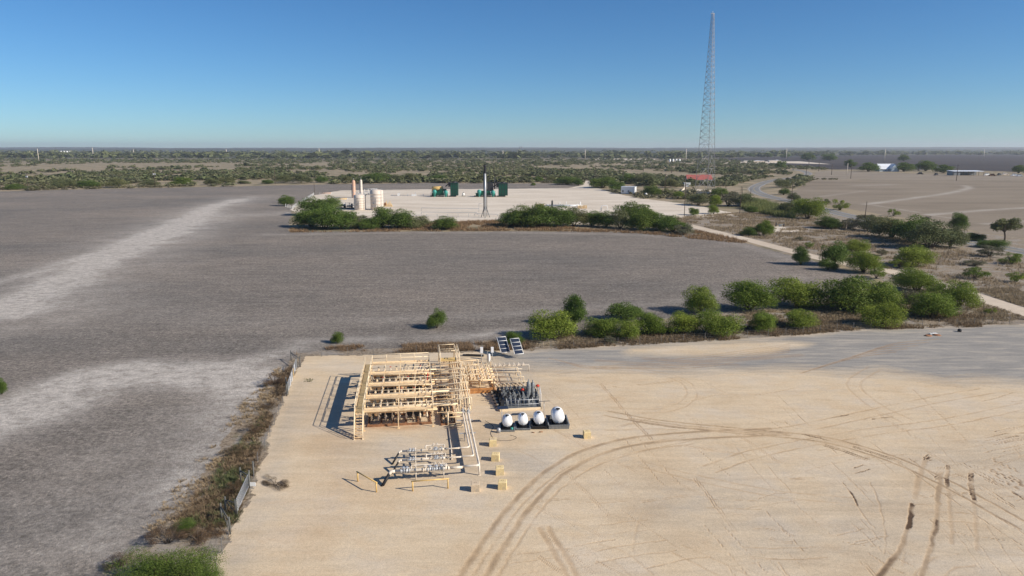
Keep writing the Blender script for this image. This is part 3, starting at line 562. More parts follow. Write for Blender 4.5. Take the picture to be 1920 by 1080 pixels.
# --- individual scrub bushes, then the mass behind and between them
sr = np.random.default_rng(17)
def scrub_ok(px, py):
    if px < 560: return True
    return True
fieldp = FIELD; farpp = FARP
def blockedv(a, b):
    k = dline(a, b, sp) < 17
    for P_ in (fieldp, farpp, RF, MF, DF, VERGE): k |= inpoly(a, b, P_)
    return k
def blocked(X, Y):
    return blockedv(np.array([X]), np.array([Y]))[0]
cand = []
LMK = [(53, 350, 'the far left transformer pole'), (73, 303, 'the second pale far pole'), (175, 300, 'the third pale far pole'), (125, 345, 'the far left dark bushes'), (210, 340, 'the wide bush on the field edge'), (291, 340, 'the second transformer pole'), (395, 340, 'the field edge bush pair'), (425, 300, 'the fifth pale far pole'), (516, 335, 'the cross arm pole above the field'), (599, 300, 'the pale far pole over the tan tanks'), (670, 345, 'the slender process columns'), (725, 330, 'the thin pole behind the tanks'), (772, 300, 'the seventh pale far pole'), (833, 340, 'the left green compressor'), (910, 320, 'the flare stack tip'), (943, 338, 'the right green compressor'), (943, 300, 'the eighth pale far pole'), (1065, 340, 'the bush left of the pad entrance'), (1116, 325, 'the pole beyond the entrance'), (1100, 305, 'the pale clearings on the plain'), (1180, 355, 'the white shed'), (1206, 315, 'the small pole in the scrub'), (1247, 345, 'the pole with the pale lamp'), (1270, 306, 'the white tanks on the plain'), (1308, 335, 'the red roofed house'), (1319, 360, 'the radio tower foot'), (1381, 325, 'the pole right of the radio tower'), (1410, 345, 'the left edge of the road bend'), (1420, 310, 'the pale clearing buildings'), (1460, 330, 'the road bend')]
def dens(X, Y):
    base = fbm(X, Y, 90, 41); px, py = prj(X, Y, 0)
    th = .40
    if True: th = np.where(px < 620, np.where((py > 299), .56, .33), np.where(px > 1000, .42, .33)); th = np.where((py > 318) & (py < 338) & (px < 1000), .5, th); th = np.where(py < 306, .25, th)
    return base > th
row = [(20, 356, 40, 12), (112, 353, 46, 22, ), (90, 355, 24, 10), (160, 352, 46, 16), (210, 352, 54, 20), (272, 350, 44, 16), (335, 349, 50, 18), (395, 347, 36, 16), (422, 346, 32, 18), (500, 345, 26, 10), (530, 344, 44, 18), (565, 344, 40, 22), (700, 343, 66, 22), (650, 343, 30, 14), (770, 341, 40, 18), (820, 340, 40, 14), (905, 340, 30, 16), (985, 340, 36, 14), (1010, 341, 26, 12), (1035, 341, 30, 12), (952, 341, 24, 11), (1180, 345, 40, 20), (1212, 346, 48, 24), (1258, 352, 40, 22), (1000, 348, 12, 6), (55, 357, 30, 10), (455, 345, 28, 9), (600, 343, 26, 14), (740, 342, 34, 18), (870, 341, 34, 12)]
for rr in row:
    g = G(rr[0], rr[1]); s_ = PPM(g.y); cand.append((g.y, g.x, g.y, rr[2] / s_, rr[3] / s_))
while len(cand) < 300:
    py = sr.uniform(300, 346) if sr.random() < .75 else sr.uniform(318, 372); px = sr.uniform(-30, 1500); g = G(px, py)
    if blocked(g.x, g.y) or not dens(g.x, g.y): continue
    if py > 346 and px < 1100: continue
    w_ = sr.uniform(6, 14) * (1.3 if sr.random() < .15 else 1); cand.append((g.y, g.x, g.y, w_, w_ * sr.uniform(.38, .6)))
for i, (_, X, Y, w_, h_) in enumerate(cand):
    k = ['scrub', 'scrub', 'scrubg', 'scrubd', 'scrub', 'scrubg'][int(sr.integers(6))]
    if i < len(row): k = ['dgreen', 'olive', 'olive'][i % 3]
    me = VAR[k][int(sr.integers(len(VAR[k])))][0]; o = bpy.data.objects.new('scrub_bush', me); COL.objects.link(o)
    o.location = (X, Y + w_ * .3, -.2); o.rotation_euler = (0, 0, sr.uniform(0, 6.28)); o.scale = (w_, w_ * .9, h_)
    px, py = prj(X, Y, 0); lm = min(LMK, key=lambda q: abs(q[0] - px) + 3 * abs(q[1] - py)); dx = px - lm[0]; dy = py - lm[1]
    rel = ('beyond' if dy < -4 else 'in front of') if abs(dx) < 14 and abs(dy) > 4 else ('left of' if dx < 0 else 'right of'); rel = ('far ' if abs(dx) > 90 else 'well ' if abs(dx) > 45 and 'of' in rel[-2:] else 'just ' if 'of' == rel[-2:] else '') + rel
    tag(o, '%s %s %s bush %s %s' % ('wide' if w_ > 11 else 'small' if w_ < 7 else 'medium', 'tall' if h_ / w_ > .5 else 'low', dict(scrub='olive', scrubg='greyish', scrubd='dark', dgreen='dark', olive='olive')[k], rel, lm[2].replace('the ', 'the ', 1)), 'bush', 'scrub bushes on the plain')
same = {}
for o in COL.objects:
    if o.get('group') == 'scrub bushes on the plain': same.setdefault(o['label'], []).append(o)
for lb, g in same.items():
    if len(g) > 1:
        g.sort(key=lambda q: q.location.x / q.location.y)
        for i, o in enumerate(g): o['label'] = (['left', 'right'][i] if len(g) == 2 else ['first', 'second', 'third', 'fourth', 'fifth', 'sixth', 'seventh'][min(i, 6)]) + ' ' + lb
def mass(name, label, n, fn, m, leaf, size, seed, ws=(5, 12)):
    r = np.random.default_rng(seed); lib = [leafcloud(seed + i, leaf, size, 'bush', 6) for i in range(10)]; out = []
    XX, YY = [], []
    while len(XX) < n:
        X, Y = fn(r, 6000); k = ~blockedv(X, Y) & dens(X, Y); XX += list(X[k]); YY += list(Y[k])
    for X, Y in zip(XX[:n], YY[:n]):
        w_ = r.uniform(*ws); h_ = w_ * r.uniform(.35, .6); a = r.uniform(0, 6.28); q = lib[int(r.integers(10))]
        x = (q[..., 0] * math.cos(a) - q[..., 1] * math.sin(a)) * w_ + X; y = (q[..., 0] * math.sin(a) + q[..., 1] * math.cos(a)) * w_ + Y
        out.append(np.stack([x, y, q[..., 2] * h_], -1))
    me = mesh_quads(name, np.concatenate(out), m); o = bpy.data.objects.new(name, me); COL.objects.link(o)
    return tag(o, label, 'scrub', None, 'stuff')
def zone(y0, y1, x0=-60, x1=1560):
    def f(r, n):
        t = r.uniform(0, 1, n); Y0, Y1 = G(960, y1).y, G(960, y0).y; Y = Y0 * (Y1 / Y0) ** t; a = (r.uniform(x0, x1, n) - 960) / FPX; return a * Y, Y
    return f
mass('scrub_mass', 'olive green mesquite scrub covering the plain in the middle distance', 3300, zone(299, 350), M['leafm'], 90, .17, 51, (5, 12))
mass('scrub_mass', 'darker brush mixed through the scrub on the plain', 1200, zone(294, 345), M['leaffar'], 70, .2, 52, (6, 14))
mass('scrub_mass', 'grey green low brush between the mesquites', 2600, zone(305, 375), M['leafg'], 70, .17, 53, (3, 7))
mass('distant_woodland', 'dark band of woodland along the far plain', 3000, zone(283.5, 297, -100, 2000), M['leaffar'], 26, .42, 54, (14, 46))
# low growth on verges
DRVP = smooth(gp([(1285, 421), (1330, 432), (1400, 449), (1480, 470), (1560, 489), (1640, 503), (1700, 516), (1770, 536), (1850, 562), (1930, 588), (2050, 625)]), 6)
def tufts(name, label, poly, n, mat, hr, wr, seed, blades=14, flop=.5):
    r = np.random.default_rng(seed); P_ = np.array(poly); lo = P_.min(0); hi = P_.max(0); out = []; c = 0
    while c < n:
        X = r.uniform(lo[0], hi[0], 4000); Y = r.uniform(lo[1], hi[1], 4000); k = inpoly(X, Y, poly) & (fbm(X, Y, 5, seed) > r.uniform(.38, .56, 4000))
        k &= (dline(X, Y, DRVP) > 3.0) & (dline(X, Y, sp) > 5.5)
        X = X[k][:n - c]; Y = Y[k][:n - c]; m_ = len(X); c += m_
        if not m_: continue
        a = r.uniform(0, 6.28, (m_, blades)); h = r.uniform(*hr, (m_, 1)) * r.uniform(.5, 1, (m_, blades)); s_ = r.uniform(*wr, (m_, 1)); q = s_ * r.uniform(0, 1, (m_, blades))
        bx = X[:, None] + q * np.cos(a); by = Y[:, None] + q * np.sin(a); ln = flop * h; w_ = (.012 + .014 * r.random((m_, blades))) * np.maximum(1, (Y / 75)[:, None] ** .9)
        px_, py_ = -np.sin(a) * w_, np.cos(a) * w_; z0 = 0 * bx
        v0 = np.stack([bx + px_, by + py_, z0], -1); v1 = np.stack([bx - px_, by - py_, z0], -1)
        tx = bx + ln * np.cos(a); ty = by + ln * np.sin(a); v2 = np.stack([tx - px_ * .3, ty - py_ * .3, h], -1); v3 = np.stack([tx + px_ * .3, ty + py_ * .3, h], -1)
        out.append(np.stack([v0, v1, v2, v3], 2).reshape(-1, 4, 3))
    me = mesh_quads(name, np.concatenate(out), M[mat]); o = bpy.data.objects.new(name, me); COL.objects.link(o); return tag(o, label, 'grass', None, 'stuff')
M['straw'] = leafmat('dry_straw', (.24, .18, .11), (.46, .37, .25)); M['weedb'] = leafmat('brown_weeds', (.17, .115, .07), (.36, .26, .165)); M['reed'] = leafmat('pale_green_reeds', (.17, .19, .06), (.33, .32, .13))
B1 = gp([(985, 642), (1240, 618), (1480, 600), (1590, 590), (1800, 590), (2050, 606), (1920, 611), (1600, 620), (1440, 634), (1250, 644), (990, 659)])
tufts('dry_grass', 'rust brown dry grass along the fence at the edge of the gravel', B1, 3600, 'weedb', (.25, .65), (.2, .5), 61)
tufts('dry_grass', 'straw coloured grass on the berm among the bushes', gp([(990, 630), (1240, 604), (1480, 578), (1640, 545), (1900, 540), (2050, 606), (1920, 606), (1480, 622), (990, 652)]), 6500, 'straw', (.2, .6), (.2, .5), 62)
tufts('dry_grass', 'dry grass strip between field and gravel behind the platform', gp([(548, 664), (562, 656), (700, 648), (860, 645), (990, 640), (990, 655), (830, 659), (572, 667)]), 1800, 'weedb', (.25, .7), (.2, .5), 63)
tufts('dry_grass', 'patchy dry grass on the slope between driveway and road', gp([(1310, 425), (1240, 410), (1400, 398), (1480, 395), (1600, 430), (1800, 470), (2050, 520), (2050, 600), (1850, 556), (1700, 512), (1560, 486), (1400, 446)]), 9000, 'straw', (.3, .9), (.3, .9), 64, 10)
tufts('dry_grass', 'brown weeds along the foot of the far hedges', gp([(545, 436), (545, 428), (640, 436), (800, 418), (930, 414), (1100, 430), (1300, 440), (1300, 432), (1400, 452), (1400, 458), (1200, 438), (1000, 433)]), 3500, 'weedb', (.4, 1.2), (.3, .9), 65, 10)
tufts('reeds', 'band of tall pale yellow green reeds beside the road', gp([(1388, 376), (1420, 380), (1482, 394), (1490, 412), (1440, 404), (1392, 392)]), 2600, 'reed', (2.0, 3.6), (.5, 1.2), 66, 12, .25)
tufts('weeds', 'rust brown weeds growing over the field edge beside the left gate', gp([(430, 985), (330, 975), (385, 895), (430, 850), (480, 800), (515, 735), (545, 685), (552, 700), (520, 765), (492, 835), (478, 890), (452, 950)]), 800, 'weedb', (.2, .5), (.15, .45), 67, 26, .8)
tufts('weeds', 'low straw weeds thinning out into the field along the left fence', gp([(440, 1010), (260, 1010), (340, 900), (400, 830), (460, 750), (520, 690), (545, 685), (500, 800), (452, 950)]), 600, 'straw', (.12, .35), (.15, .5), 70, 26, .9)
tufts('weeds', 'green weeds mixed along the left fence line', gp([(440, 985), (340, 1000), (400, 890), (440, 840), (480, 800), (500, 770), (486, 835), (455, 940)]), 300, 'leafo', (.2, .5), (.2, .5), 68, 30, .7)
tufts('weeds', 'sparse dry tufts on the gravel by the far corner of the fence', gp([(572, 685), (596, 684), (600, 690), (575, 692)]) if False else gp([(556, 712), (585, 706), (588, 716), (556, 722)]), 9, 'leafo', (.1, .25), (.1, .4), 69)
LB = [('dense green bush cut by the bottom edge near the lower left corner', 250, 1125, 120, 70, 'corner'), ('second dense green bush on the bottom edge, right of the corner bush', 325, 1118, 120, 78, 'corner'), ('third green bush on the bottom edge beside the gravel', 380, 1120, 60, 55, 'corner'), ('leafless grey brown bush just above the dense corner bushes', 300, 1035, 80, 34, 'twiggy'), ('tangled bare bush between the corner bushes and the left gate', 360, 1030, 70, 40, 'twiggy'), ('green tipped bush among the bare ones near the left gate', 340, 1006, 44, 26, 'corner'),
 ('bare grey bush left of the dense corner bushes', 205, 1072, 56, 22, 'twiggy'), ('reddish brown weedy bush by the near post of the left gate', 400, 1012, 40, 26, 'twiggy'), ('brown brush clump between the two gates', 470, 818, 44, 22, 'twiggy'), ('brown weeds bush leaning over the fence above the gate', 432, 862, 50, 20, 'twiggy'),
 ('dark brown brush beside the upper gate', 508, 728, 54, 24, 'twiggy'), ('low brown brush below the upper gate', 500, 770, 40, 14, 'twiggy'), ('brown brush just inside the left gate', 432, 934, 50, 26, 'twiggy')]
for lb, x, y, w, h, k in LB: plant('bush', lb, 'bush', x, y, w, h, k, 'brush along the left fence')
t = plant('dead_brush_pile', 'pile of dead grey brown brush lying on the gravel beside the left gate', 'brush pile', 508, 920, 72, 14, 'twiggy', None, .5); t.children[0].scale.z = .5; t.children[1].scale.z = .3
# spiky yucca clump in the hedge
ym = MB(); yr = random.Random(3)
for i in range(26):
    cx_, cy_ = yr.uniform(-4, 4), yr.uniform(-1.6, 1.6); hz = yr.uniform(.6, 3)
    for j in range(16):
        a = yr.uniform(0, 6.28); e = yr.uniform(.1, 1.4); l = yr.uniform(.7, 1.1); d = Vector((math.cos(a) * math.cos(e), math.sin(a) * math.cos(e), math.sin(e))); s_ = Vector((-math.sin(a), math.cos(a), 0)) * .07
        b = Vector((cx_, cy_, hz)); ym.add([b - s_, b + s_, b + d * l], [(0, 1, 2)])
    ym.tube([(cx_, cy_, 0), (cx_, cy_, hz)], .12, 5)
o = ym.build('yucca', M['leafg']); g = G(1578, 428); o.location = g; tag(o, 'spiky grey green yucca clump in the roadside hedge', 'yucca')
# ------------------------------------------------------------------ equipment site
H2 = 2.2
SITE = (OX, OY, 0)
def ring(mb, c, r, ax, th=.018, n=12):
    "hand wheel: thin ring + spokes"
    ax = Vector(ax).normalized(); x = ax.orthogonal().normalized(); y = ax.cross(x); c = Vector(c)
    pts = [c + (x * math.cos(i * 2 * math.pi / n) + y * math.sin(i * 2 * math.pi / n)) * r for i in range(n + 1)]
    mb.tube(pts, th, 4, cap=False)
    for i in range(0, n, n // 4): mb.tube([c, pts[i]], th * .7, 4)
def flange(mb, p, ax, r, t=.05, n=12):
    p = Vector(p); a = Vector(ax).normalized() * t / 2; mb.tube([p - a, p + a], r, n)
def valve(mb, p, ax, r, stem=.35, wheel=True):
    "gate valve on a pipe running along ax: body, two flanges, bonnet, stem"
    p = Vector(p); a = Vector(ax).normalized(); L_ = r * 1.6
    mb.tube([p - a * L_, p - a * L_ * .5, p, p + a * L_ * .5, p + a * L_], r * 1.15, 8); mb.lathe([(0, -r * 1.5), (r * 1.1, -r * .9), (r * 1.45, 0), (r * 1.1, r * .9), (0, r * 1.5)], p, 8)
    for q in (-1, 1): flange(mb, p + a * L_ * q, a, r * 1.7, r * .45)
    mb.tube([p, p + Vector((0, 0, r * 2.2))], r * .8, 8); flange(mb, p + Vector((0, 0, r * 2.2)), (0, 0, 1), r * 1.3, r * .4); mb.tube([p, p + Vector((0, 0, stem + r * 2))], r * .3, 6)
def at(o): o.location = SITE; o.rotation_euler = (0, 0, TH); return o
def rails(mb, a, b, z, h=1.08, step=1.8, r=.032, posts=True):
    a = Vector((*a, z)); b = Vector((*b, z)); n = max(1, round((b - a).length / step))
    for k in (h, h * .52): mb.tube([a + Vector((0, 0, k)), b + Vector((0, 0, k))], r, 5)
    mb.box((a + b) / 2 + Vector((0, 0, .05)), ((b - a).length, .012, .1), rz=math.atan2(b.y - a.y, b.x - a.x))
    if posts:
        for i in range(n + 1): p = a.lerp(b, i / n); mb.tube([p, p + Vector((0, 0, h))], r * 1.05, 5)
CW = [0.3 + 4.28 * k for k in range(5)]; UR = 8.35
pl = thing('access_platform', 'raised cream steel walkway with stair and five cross walks over the pipe manifolds', 'platform'); at(pl)
mb = MB(); mb.box((.47, 8.75, H2 - .02), (.86, 17.4, .04)); mb.build('walkway_deck', M['deck'], pl)
mb = MB()
for u in (.02, .92): mb.box((u, 8.75, H2 - .09), (.05, 17.5, .2))
for v in np.arange(.1, 17.5, 1.45): mb.box((.47, v, H2 - .12), (.86, .06, .08))
mb.build('deck_frame', M['cream'], pl)
mb = MB(); rails(mb, (.02, 0), (.02, 17.5), H2); mb.build('handrail', M['cream2'], pl)
mb = MB()
for i in range(4): rails(mb, (.93, CW[i] + .6), (.93, CW[i + 1] - .15), H2, posts=True)
mb.build('handrail', M['cream2'], pl)
for i in range(6):
    for u in (.05, .9):
        v = .1 + i * 3.4; m2 = MB(); m2.box((u, v, (H2 - .2) / 2), (.1, .1, H2 - .2)); m2.box((u, v, .015), (.3, .3, .03)); m2.build('leg', M['cream'], pl)
for i, v in enumerate(CW):
    d = 1.0
    mb = MB(); mb.box(((UR + .95) / 2, v + .32, H2 - .025), (UR - .95, .56, .05)); c = mb.build('cross_walk', M['cream'], pl)
    mb = MB()
    for q in (.02, .62): mb.box(((UR + .95) / 2, v + q, H2 - .07), (UR - .9, .04, .14))
    mb.build('edge_beam', M['cream'], c)
    mb = MB(); rails(mb, (.95, v + .64), (UR, v + .64), H2 - .0, step=1.85); mb.build('handrail', M['cream2'], c)
    if i in (0, 2, 4): mb = MB(); rails(mb, (UR, v), (UR, v + .64), H2); mb.build('end_rail', M['cream2'], c)
    for u in (4.6, UR):
        m2 = MB(); m2.box((u, v + .1, (H2 - .2) / 2 + .01), (.1, .1, H2 - .2)); m2.box((u, v + .1, .02), (.32, .32, .04))
        m2.build('leg', M['cream'], c)
mb = MB(); rails(mb, (.95, 18.15), (UR, 18.15), H2, step=1.85); mb.build('rear_handrail', M['cream2'], pl)
mb = MB(); mb.box((4.65, 17.78, H2 - .03), (7.4, .7, .04)); mb.build('rear_walk', M['cream'], pl)
mb = MB()
for i in range(1): rails(mb, (UR + .05, .3), (UR + .05, 17.4), H2 - .02, step=2.1)
mb.build('side_handrail', M['cream2'], pl)
# stair
mb = MB()
for u in (.03, .91): mb.box((u, -1.07, H2 / 2), (.05, math.hypot(2.15, H2), .22), rx=math.atan2(H2, 2.15))
st = mb.build('stair', M['cream2'], pl)
for i in range(9):
    mb = MB(); mb.box((.47, -2.0 + i * .235, .2 + i * .235), (.82, .21, .04)); mb.build('tread', M['cream'], st)
for u in (.03, .91):
    mb = MB(); mb.tube([(u, -2.1, .05), (u, -2.1, 1.0), (u, .0, H2 + 1.08)], .032, 5); mb.tube([(u, -1.05, H2 / 2), (u, -1.05, H2 / 2 + 1.0)], .032, 5); mb.tube([(u, -2.1, .55), (u, 0, H2 + .55)], .028, 5); mb.box((u, -2.15, .02), (.2, .22, .04)); mb.build('stair_rail', M['cream2'], st)
# four pipe manifolds between the cross walks
def manifold(i, v0, v1, lab):
    r = random.Random(i); t = at(thing('pipe_manifold', lab, 'pipe manifold', group='pipe manifolds under the cross walks'))
    mb = MB()
    for v in (v0 + .8, v1 - .35): mb.box((4.7, v, .12), (7.1, .18, .24))
    for u in np.linspace(1.3, 8.1, 6): mb.box((u, (v0 + v1) / 2 + .2, .1), (.14, v1 - v0 - 1.1, .18))
    mb.build('skid_frame', M['rust'] if i == 0 else M['cream'], t)
    hv = [v0 + 1.15, v0 + 1.75, v1 - 1.5, v1 - .75]; hz = [1.55, 1.9, 1.35, 1.0]
    for k, (v, z) in enumerate(zip(hv, hz)):
        mb = MB(); mb.tube([(1.25, v, z), (8.9 if k != 1 else 11.2, v, z)], .115 if k != 3 else .16, 10); flange(mb, (1.25, v, z), (1, 0, 0), .2)
        for u in (2.6, 5.2, 7.8): flange(mb, (u, v, z), (1, 0, 0), .19)
        mb.build('header_pipe', M['cream2'] if k % 2 else M['cream'], t)
    for k in range(9):
        u = 1.65 + k * .76; a, b = hv[0], hv[2]
        mb = MB(); mb.pipe([(u, a, 1.55), (u, a + .02, .55), (u, b, .55), (u, b, 1.35)], .06, 6); mb.pipe([(u + .2, hv[1], 1.9), (u + .2, hv[1] + .9, 1.9), (u + .2, hv[3], 1.0)], .05, 6); mb.build('branch_pipe', M['cream2'], t)
        for q_, r_, s_, w_ in (((u, a + .75, .62), .085, .5, .15), ((u + .2, hv[1] + .55, 1.9), .075, .28, .12)):
            mb = MB(); valve(mb, q_, (0, 1, 0), r_, s_); vv = mb.build('valve', M['whitepipe'] if k % 3 else M['cream2'], t)
            mb = MB(); ring(mb, (q_[0], q_[1], q_[2] + s_ + r_ * 2), w_, (0, 0, 1)); mb.build('hand_wheel', M['red'] if r.random() < .16 else M['dark'], vv)
    for u in (1.5, 2.2): mb = MB(); mb.lathe([(0, 0), (.2, .06), (.24, .2), (.24, .5), (.2, .64), (0, .7)], (u, v0 + 1.4, 1.0), 10); mb.build('filter_pot', M['rust'] if i == 3 else M['cream'], t)
    for c_, d_ in (((1.6, v0 + 2.6, .75), (.5, 1.2, .9)), ((3.4, v0 + 2.9, .6), (1.5, .55, .7)), ((6.4, v0 + 2.9, .6), (1.9, .5, .65))): MB().box(c_, d_).build('meter_box', M['dark'] if i % 2 == 0 else M['grey'], t)
    return t
for i, lab in enumerate(['nearest pipe manifold with a rust stained skid beam, directly behind the front cross walk', 'second pipe manifold from the front, between the second and third cross walks', 'third pipe manifold from the front, with the orange lever at its right end', 'rearmost pipe manifold with rust brown pots next to the left walkway']):
    t = manifold(i, CW[i] + .1, CW[i + 1], lab)
    if i == 2: mb = MB(); mb.tube([(7.9, CW[2] + .9, 2.0), (8.1, CW[2] + 1.5, 3.1)], .07, 6); mb.build('orange_lever', M['red'], t)
# low crossed drain skid between platform and rack
t = at(thing('drain_skid', 'low dark pipe skid on the ground between the front cross walk and the pipe rack', 'pipe skid'))
mb = MB()
for v in (.6, 3.2, 6.2, 9.4, 12.6): mb.box((10.0, v, .14), (1.6, .12, .2))
for u in (9.3, 10.8): mb.box((u, 6.5, .1), (.12, 12.2, .16))
mb.build('base_frame', M['rust'], t)
mb = MB()
for u in (9.5, 9.8, 10.15, 10.5): mb.tube([(u, .4, .5), (u, 13.0, .5)], .1, 7)
mb.build('drain_pipe', M['dark'], t)
for k in range(18): mb = MB(); valve(mb, (9.5 + (k % 4) * .33, 1.0 + k * .68, .5), (0, 1, 0), .1, .25); mb.build('valve', M['cream'], t)
mb = MB()
for v, z in ((.45, .95), (.45, 1.4), (-.3, .45), (-.6, .35)): mb.tube([(9.6 if v > 0 else 10.1, v, z), (11.6, v + .1, z)], .07, 6)
mb.build('front_pipe', M['cream'], t); mb = MB(); mb.tube([(10.0, .45, .0), (10.0, .45, 1.5)], .08, 6); mb.build('post', M['cream2'], t)
# pipe rack with the long flow lines
t = at(thing('pipe_rack', 'long rack of parallel cream pipes running forward to the three meter runs', 'pipe rack'))
for k in range(7):
    v = 17.5 - k * 3.6; z = 2.25 if v > 6 else (1.55 if v > 1 else 1.0)
    if v < 0: z = .95
    mb = MB()
    for u in (11.05, 12.55) if v > 0 else (11.5,): mb.tube([(u, v, 0), (u, v, z)], .05, 6)
    mb.box((11.8, v, z - .05), (1.7, .1, .1)); mb.build('support_frame', M['cream2'] if v > 0 else M['galv'], t)
for k in range(6):
    u = 11.15 + k * .27; mb = MB(); mb.pipe([(u, 17.9 - k * .3, .5), (u, 17.9 - k * .3, 2.35), (u, 5.0 - k * .5, 2.35), (u, 3.8 - k * .5, 1.5), (u, 2.2, 1.4), (u + (.0 if k < 5 else .1), 1.2, 1.4)], .075, 8); mb.build('flow_pipe', M['cream2'] if k % 2 else M['cream'], t)
for k, (u, ve) in enumerate(((11.68, -7.9), (11.95, -9.95), (12.28, -12.1))):
    mb = MB(); mb.pipe([(u, 2.4, 1.35), (u, 0, 1.05), (u, ve, 1.0), (u - 1.6, ve, 1.0)], .085 if k < 2 else .11, 9, .3)
    for v in (1.2, -1.5, -4.5): mb.box((u, v, .93), (.2, .12, .1))
    o = mb.build('flow_line', M['whitepipe'], t)
for q_ in ((11.7, 1.2, 1.25), (12.3, 1.0, 1.2)): mb = MB(); valve(mb, q_, (0, 1, 0), .12, .3); mb.build('valve', M['galv'], t)
mb = MB(); mb.tube([(12.28, -12.1, 0), (12.28, -12.1, 1.0)], .08, 8); mb.box((12.28, -12.1, .02), (.25, .25, .04)); mb.build('end_post', M['whitepipe'], t)
for k in range(7):
    mb = MB(); ve = 3.2 + k * 2.0; mb.pipe([(9.2, ve, 2.5), (11.4 + k * .16, ve, 2.55), (11.4 + k * .16, ve - 2.2 - (k % 3), 2.5), (11.4 + k * .16, ve - 2.2 - (k % 3), 1.2)], .055, 6); mb.build('jumper_pipe', M['cream2'], t)
for k in range(15):
    v = 1.0 + k * 1.12; z = [1.35, 1.75, 2.1][k % 3]; e = 10.6 + (k % 4) * .38
    mb = MB(); mb.pipe([(UR - .2, v, z), (e, v, z), (e, v + .6, z) if k % 2 else (e, v, z - .7)], .06 + .02 * (k % 2), 7); flange(mb, (UR + .5, v, z), (1, 0, 0), .12); mb.build('cross_pipe', M['cream2'] if k % 2 else M['cream'], t)
for k in range(6):
    v = 1.6 + k * 2.7; mb = MB(); mb.pipe([(UR - .2, v, .8), (12.6, v, 2.7), (12.9, v, 2.7)] if False else [(UR - .1, v, 2.35), (12.7, v, 2.75), (12.7, v, 1.2)], .06, 7); mb.build('high_cross_pipe', M['cream2'], t)
# cross over stair at the rear
t = at(thing('crossover_stair', 'tall cream step over stair with handrail arches at the rear end of the rack', 'stair'))
mb = MB(); mb.box((10.9, 17.2, 2.5), (2.3, 1.5, .05)); mb.build('landing', M['yellow'], t)
for u in (9.85, 12.0):
    for q in (0, .35) if u > 11 else (0,):
        mb = MB(); mb.pipe([(u + q, 24.4, 0), (u + q, 22.4, 3.1), (u + q, 16.6, 3.6), (u + q, 15.9, .3)], .05, 6); mb.tube([(u + q, 20.0, 2.6), (u + q, 20.0, 3.3)], .04, 5); mb.tube([(u + q, 23.4, .4), (u + q, 22, 2.4), (u + q, 16.7, 2.6)], .06, 6); mb.build('handrail', M['cream2'], t)
mb = MB()
for v, z in ((22.4, 3.1), (22.9, 2.3), (20.9, 2.6)): mb.tube([(9.85, v, z), (12.0, v, z)], .05, 6)
mb.build('cross_bar', M['cream2'], t)
for i in range(8): mb = MB(); mb.box((10.9, 18.2 + i * .3 * 1.6, 2.3 - i * .28), (2.0, .24, .04)); mb.build('tread', M['cream'], t)
for u in (9.85, 12.0):
    [MB().tube([(u, q, 0), (u, q, 2.5)], .05, 6).build('leg', M['cream2'], t) for q in (16.6, 18)]
mb = MB()
for k in range(9): mb.lathe([(0, 0), (.12, .04), (.14, .3), (.08, .45), (0, .5)], (8.2 + (k % 5) * .33, 18.7 + (k // 5) * .5, .35), 8)
for k in range(4): mb.tube([(8.0, 18.6 + k * .3, .3), (9.8, 18.6 + k * .3, .3)], .06, 6)
o = at(mb.build('regulator_set', M['grey'])); tag(o, 'cluster of small grey regulators behind the right end of the rear walk', 'regulators')
# second manifold on the orange beams
t = at(thing('valve_manifold', 'cream manifold of packed valves on rusty orange front beams, right of the pipe rack', 'valve manifold'))
for v, z in ((10.4, .16), (10.9, .34), (16.6, .16)): mb = MB(); mb.box((14.6, v, z), (3.7, .22, .26)); mb.build('skid_beam', M['orange'], t)
for u in (12.8, 16.4): mb = MB(); mb.box((u, 13.5, .16), (.22, 6.0, .24)); mb.build('side_beam', M['orange'], t)
for k in range(5):
    v = 11.5 + k * 1.15; mb = MB(); mb.tube([(12.7, v, 1.3), (16.6, v, 1.3)], .12, 8); mb.tube([(12.7, v + .4, .8), (16.6, v + .4, .8)], .09, 8)
    for u in (12.9, 14.6, 16.3): mb.tube([(u, v, .2), (u, v, 1.3)], .06, 6)
    mb.build('header_pipe', M['cream'], t)
    for j in range(8):
        u = 13.1 + j * .44; mb = MB(); valve(mb, (u, v + .3, 1.5), (0, 1, 0), .08, .3); vv = mb.build('valve', M['cream2'] if (j + k) % 3 else M['whitepipe'], t)
for k in range(7):
    u = 12.9 + k * .62; mb = MB(); mb.pipe([(u, 17.6, .3), (u, 17.4, 2.15 - (k % 2) * .3), (u + .15, 11.2 + (k % 3), 2.15 - (k % 2) * .3), (u + .15, 11.2 + (k % 3), .9)], .06, 6); mb.build('riser_pipe', M['cream2'], t)
mb = MB()
for v in (11.0, 13.0, 15, 17): mb.tube([(12.6, v, 0), (12.6, v, 2.3), (14.6, v, 2.3)], .055, 6)
mb.build('stand', M['cream'], t)
mb = MB(); mb.pipe([(10.5, 18.3, 2.4), (15.0, 18.3, 2.0), (15.0, 18.3, 0)], .06, 6); mb.pipe([(12.0, 19.4, 1.6), (14.2, 19.4, 1.6), (14.2, 19.4, 0)], .06, 6); mb.build('upper_line', M['cream2'], t)
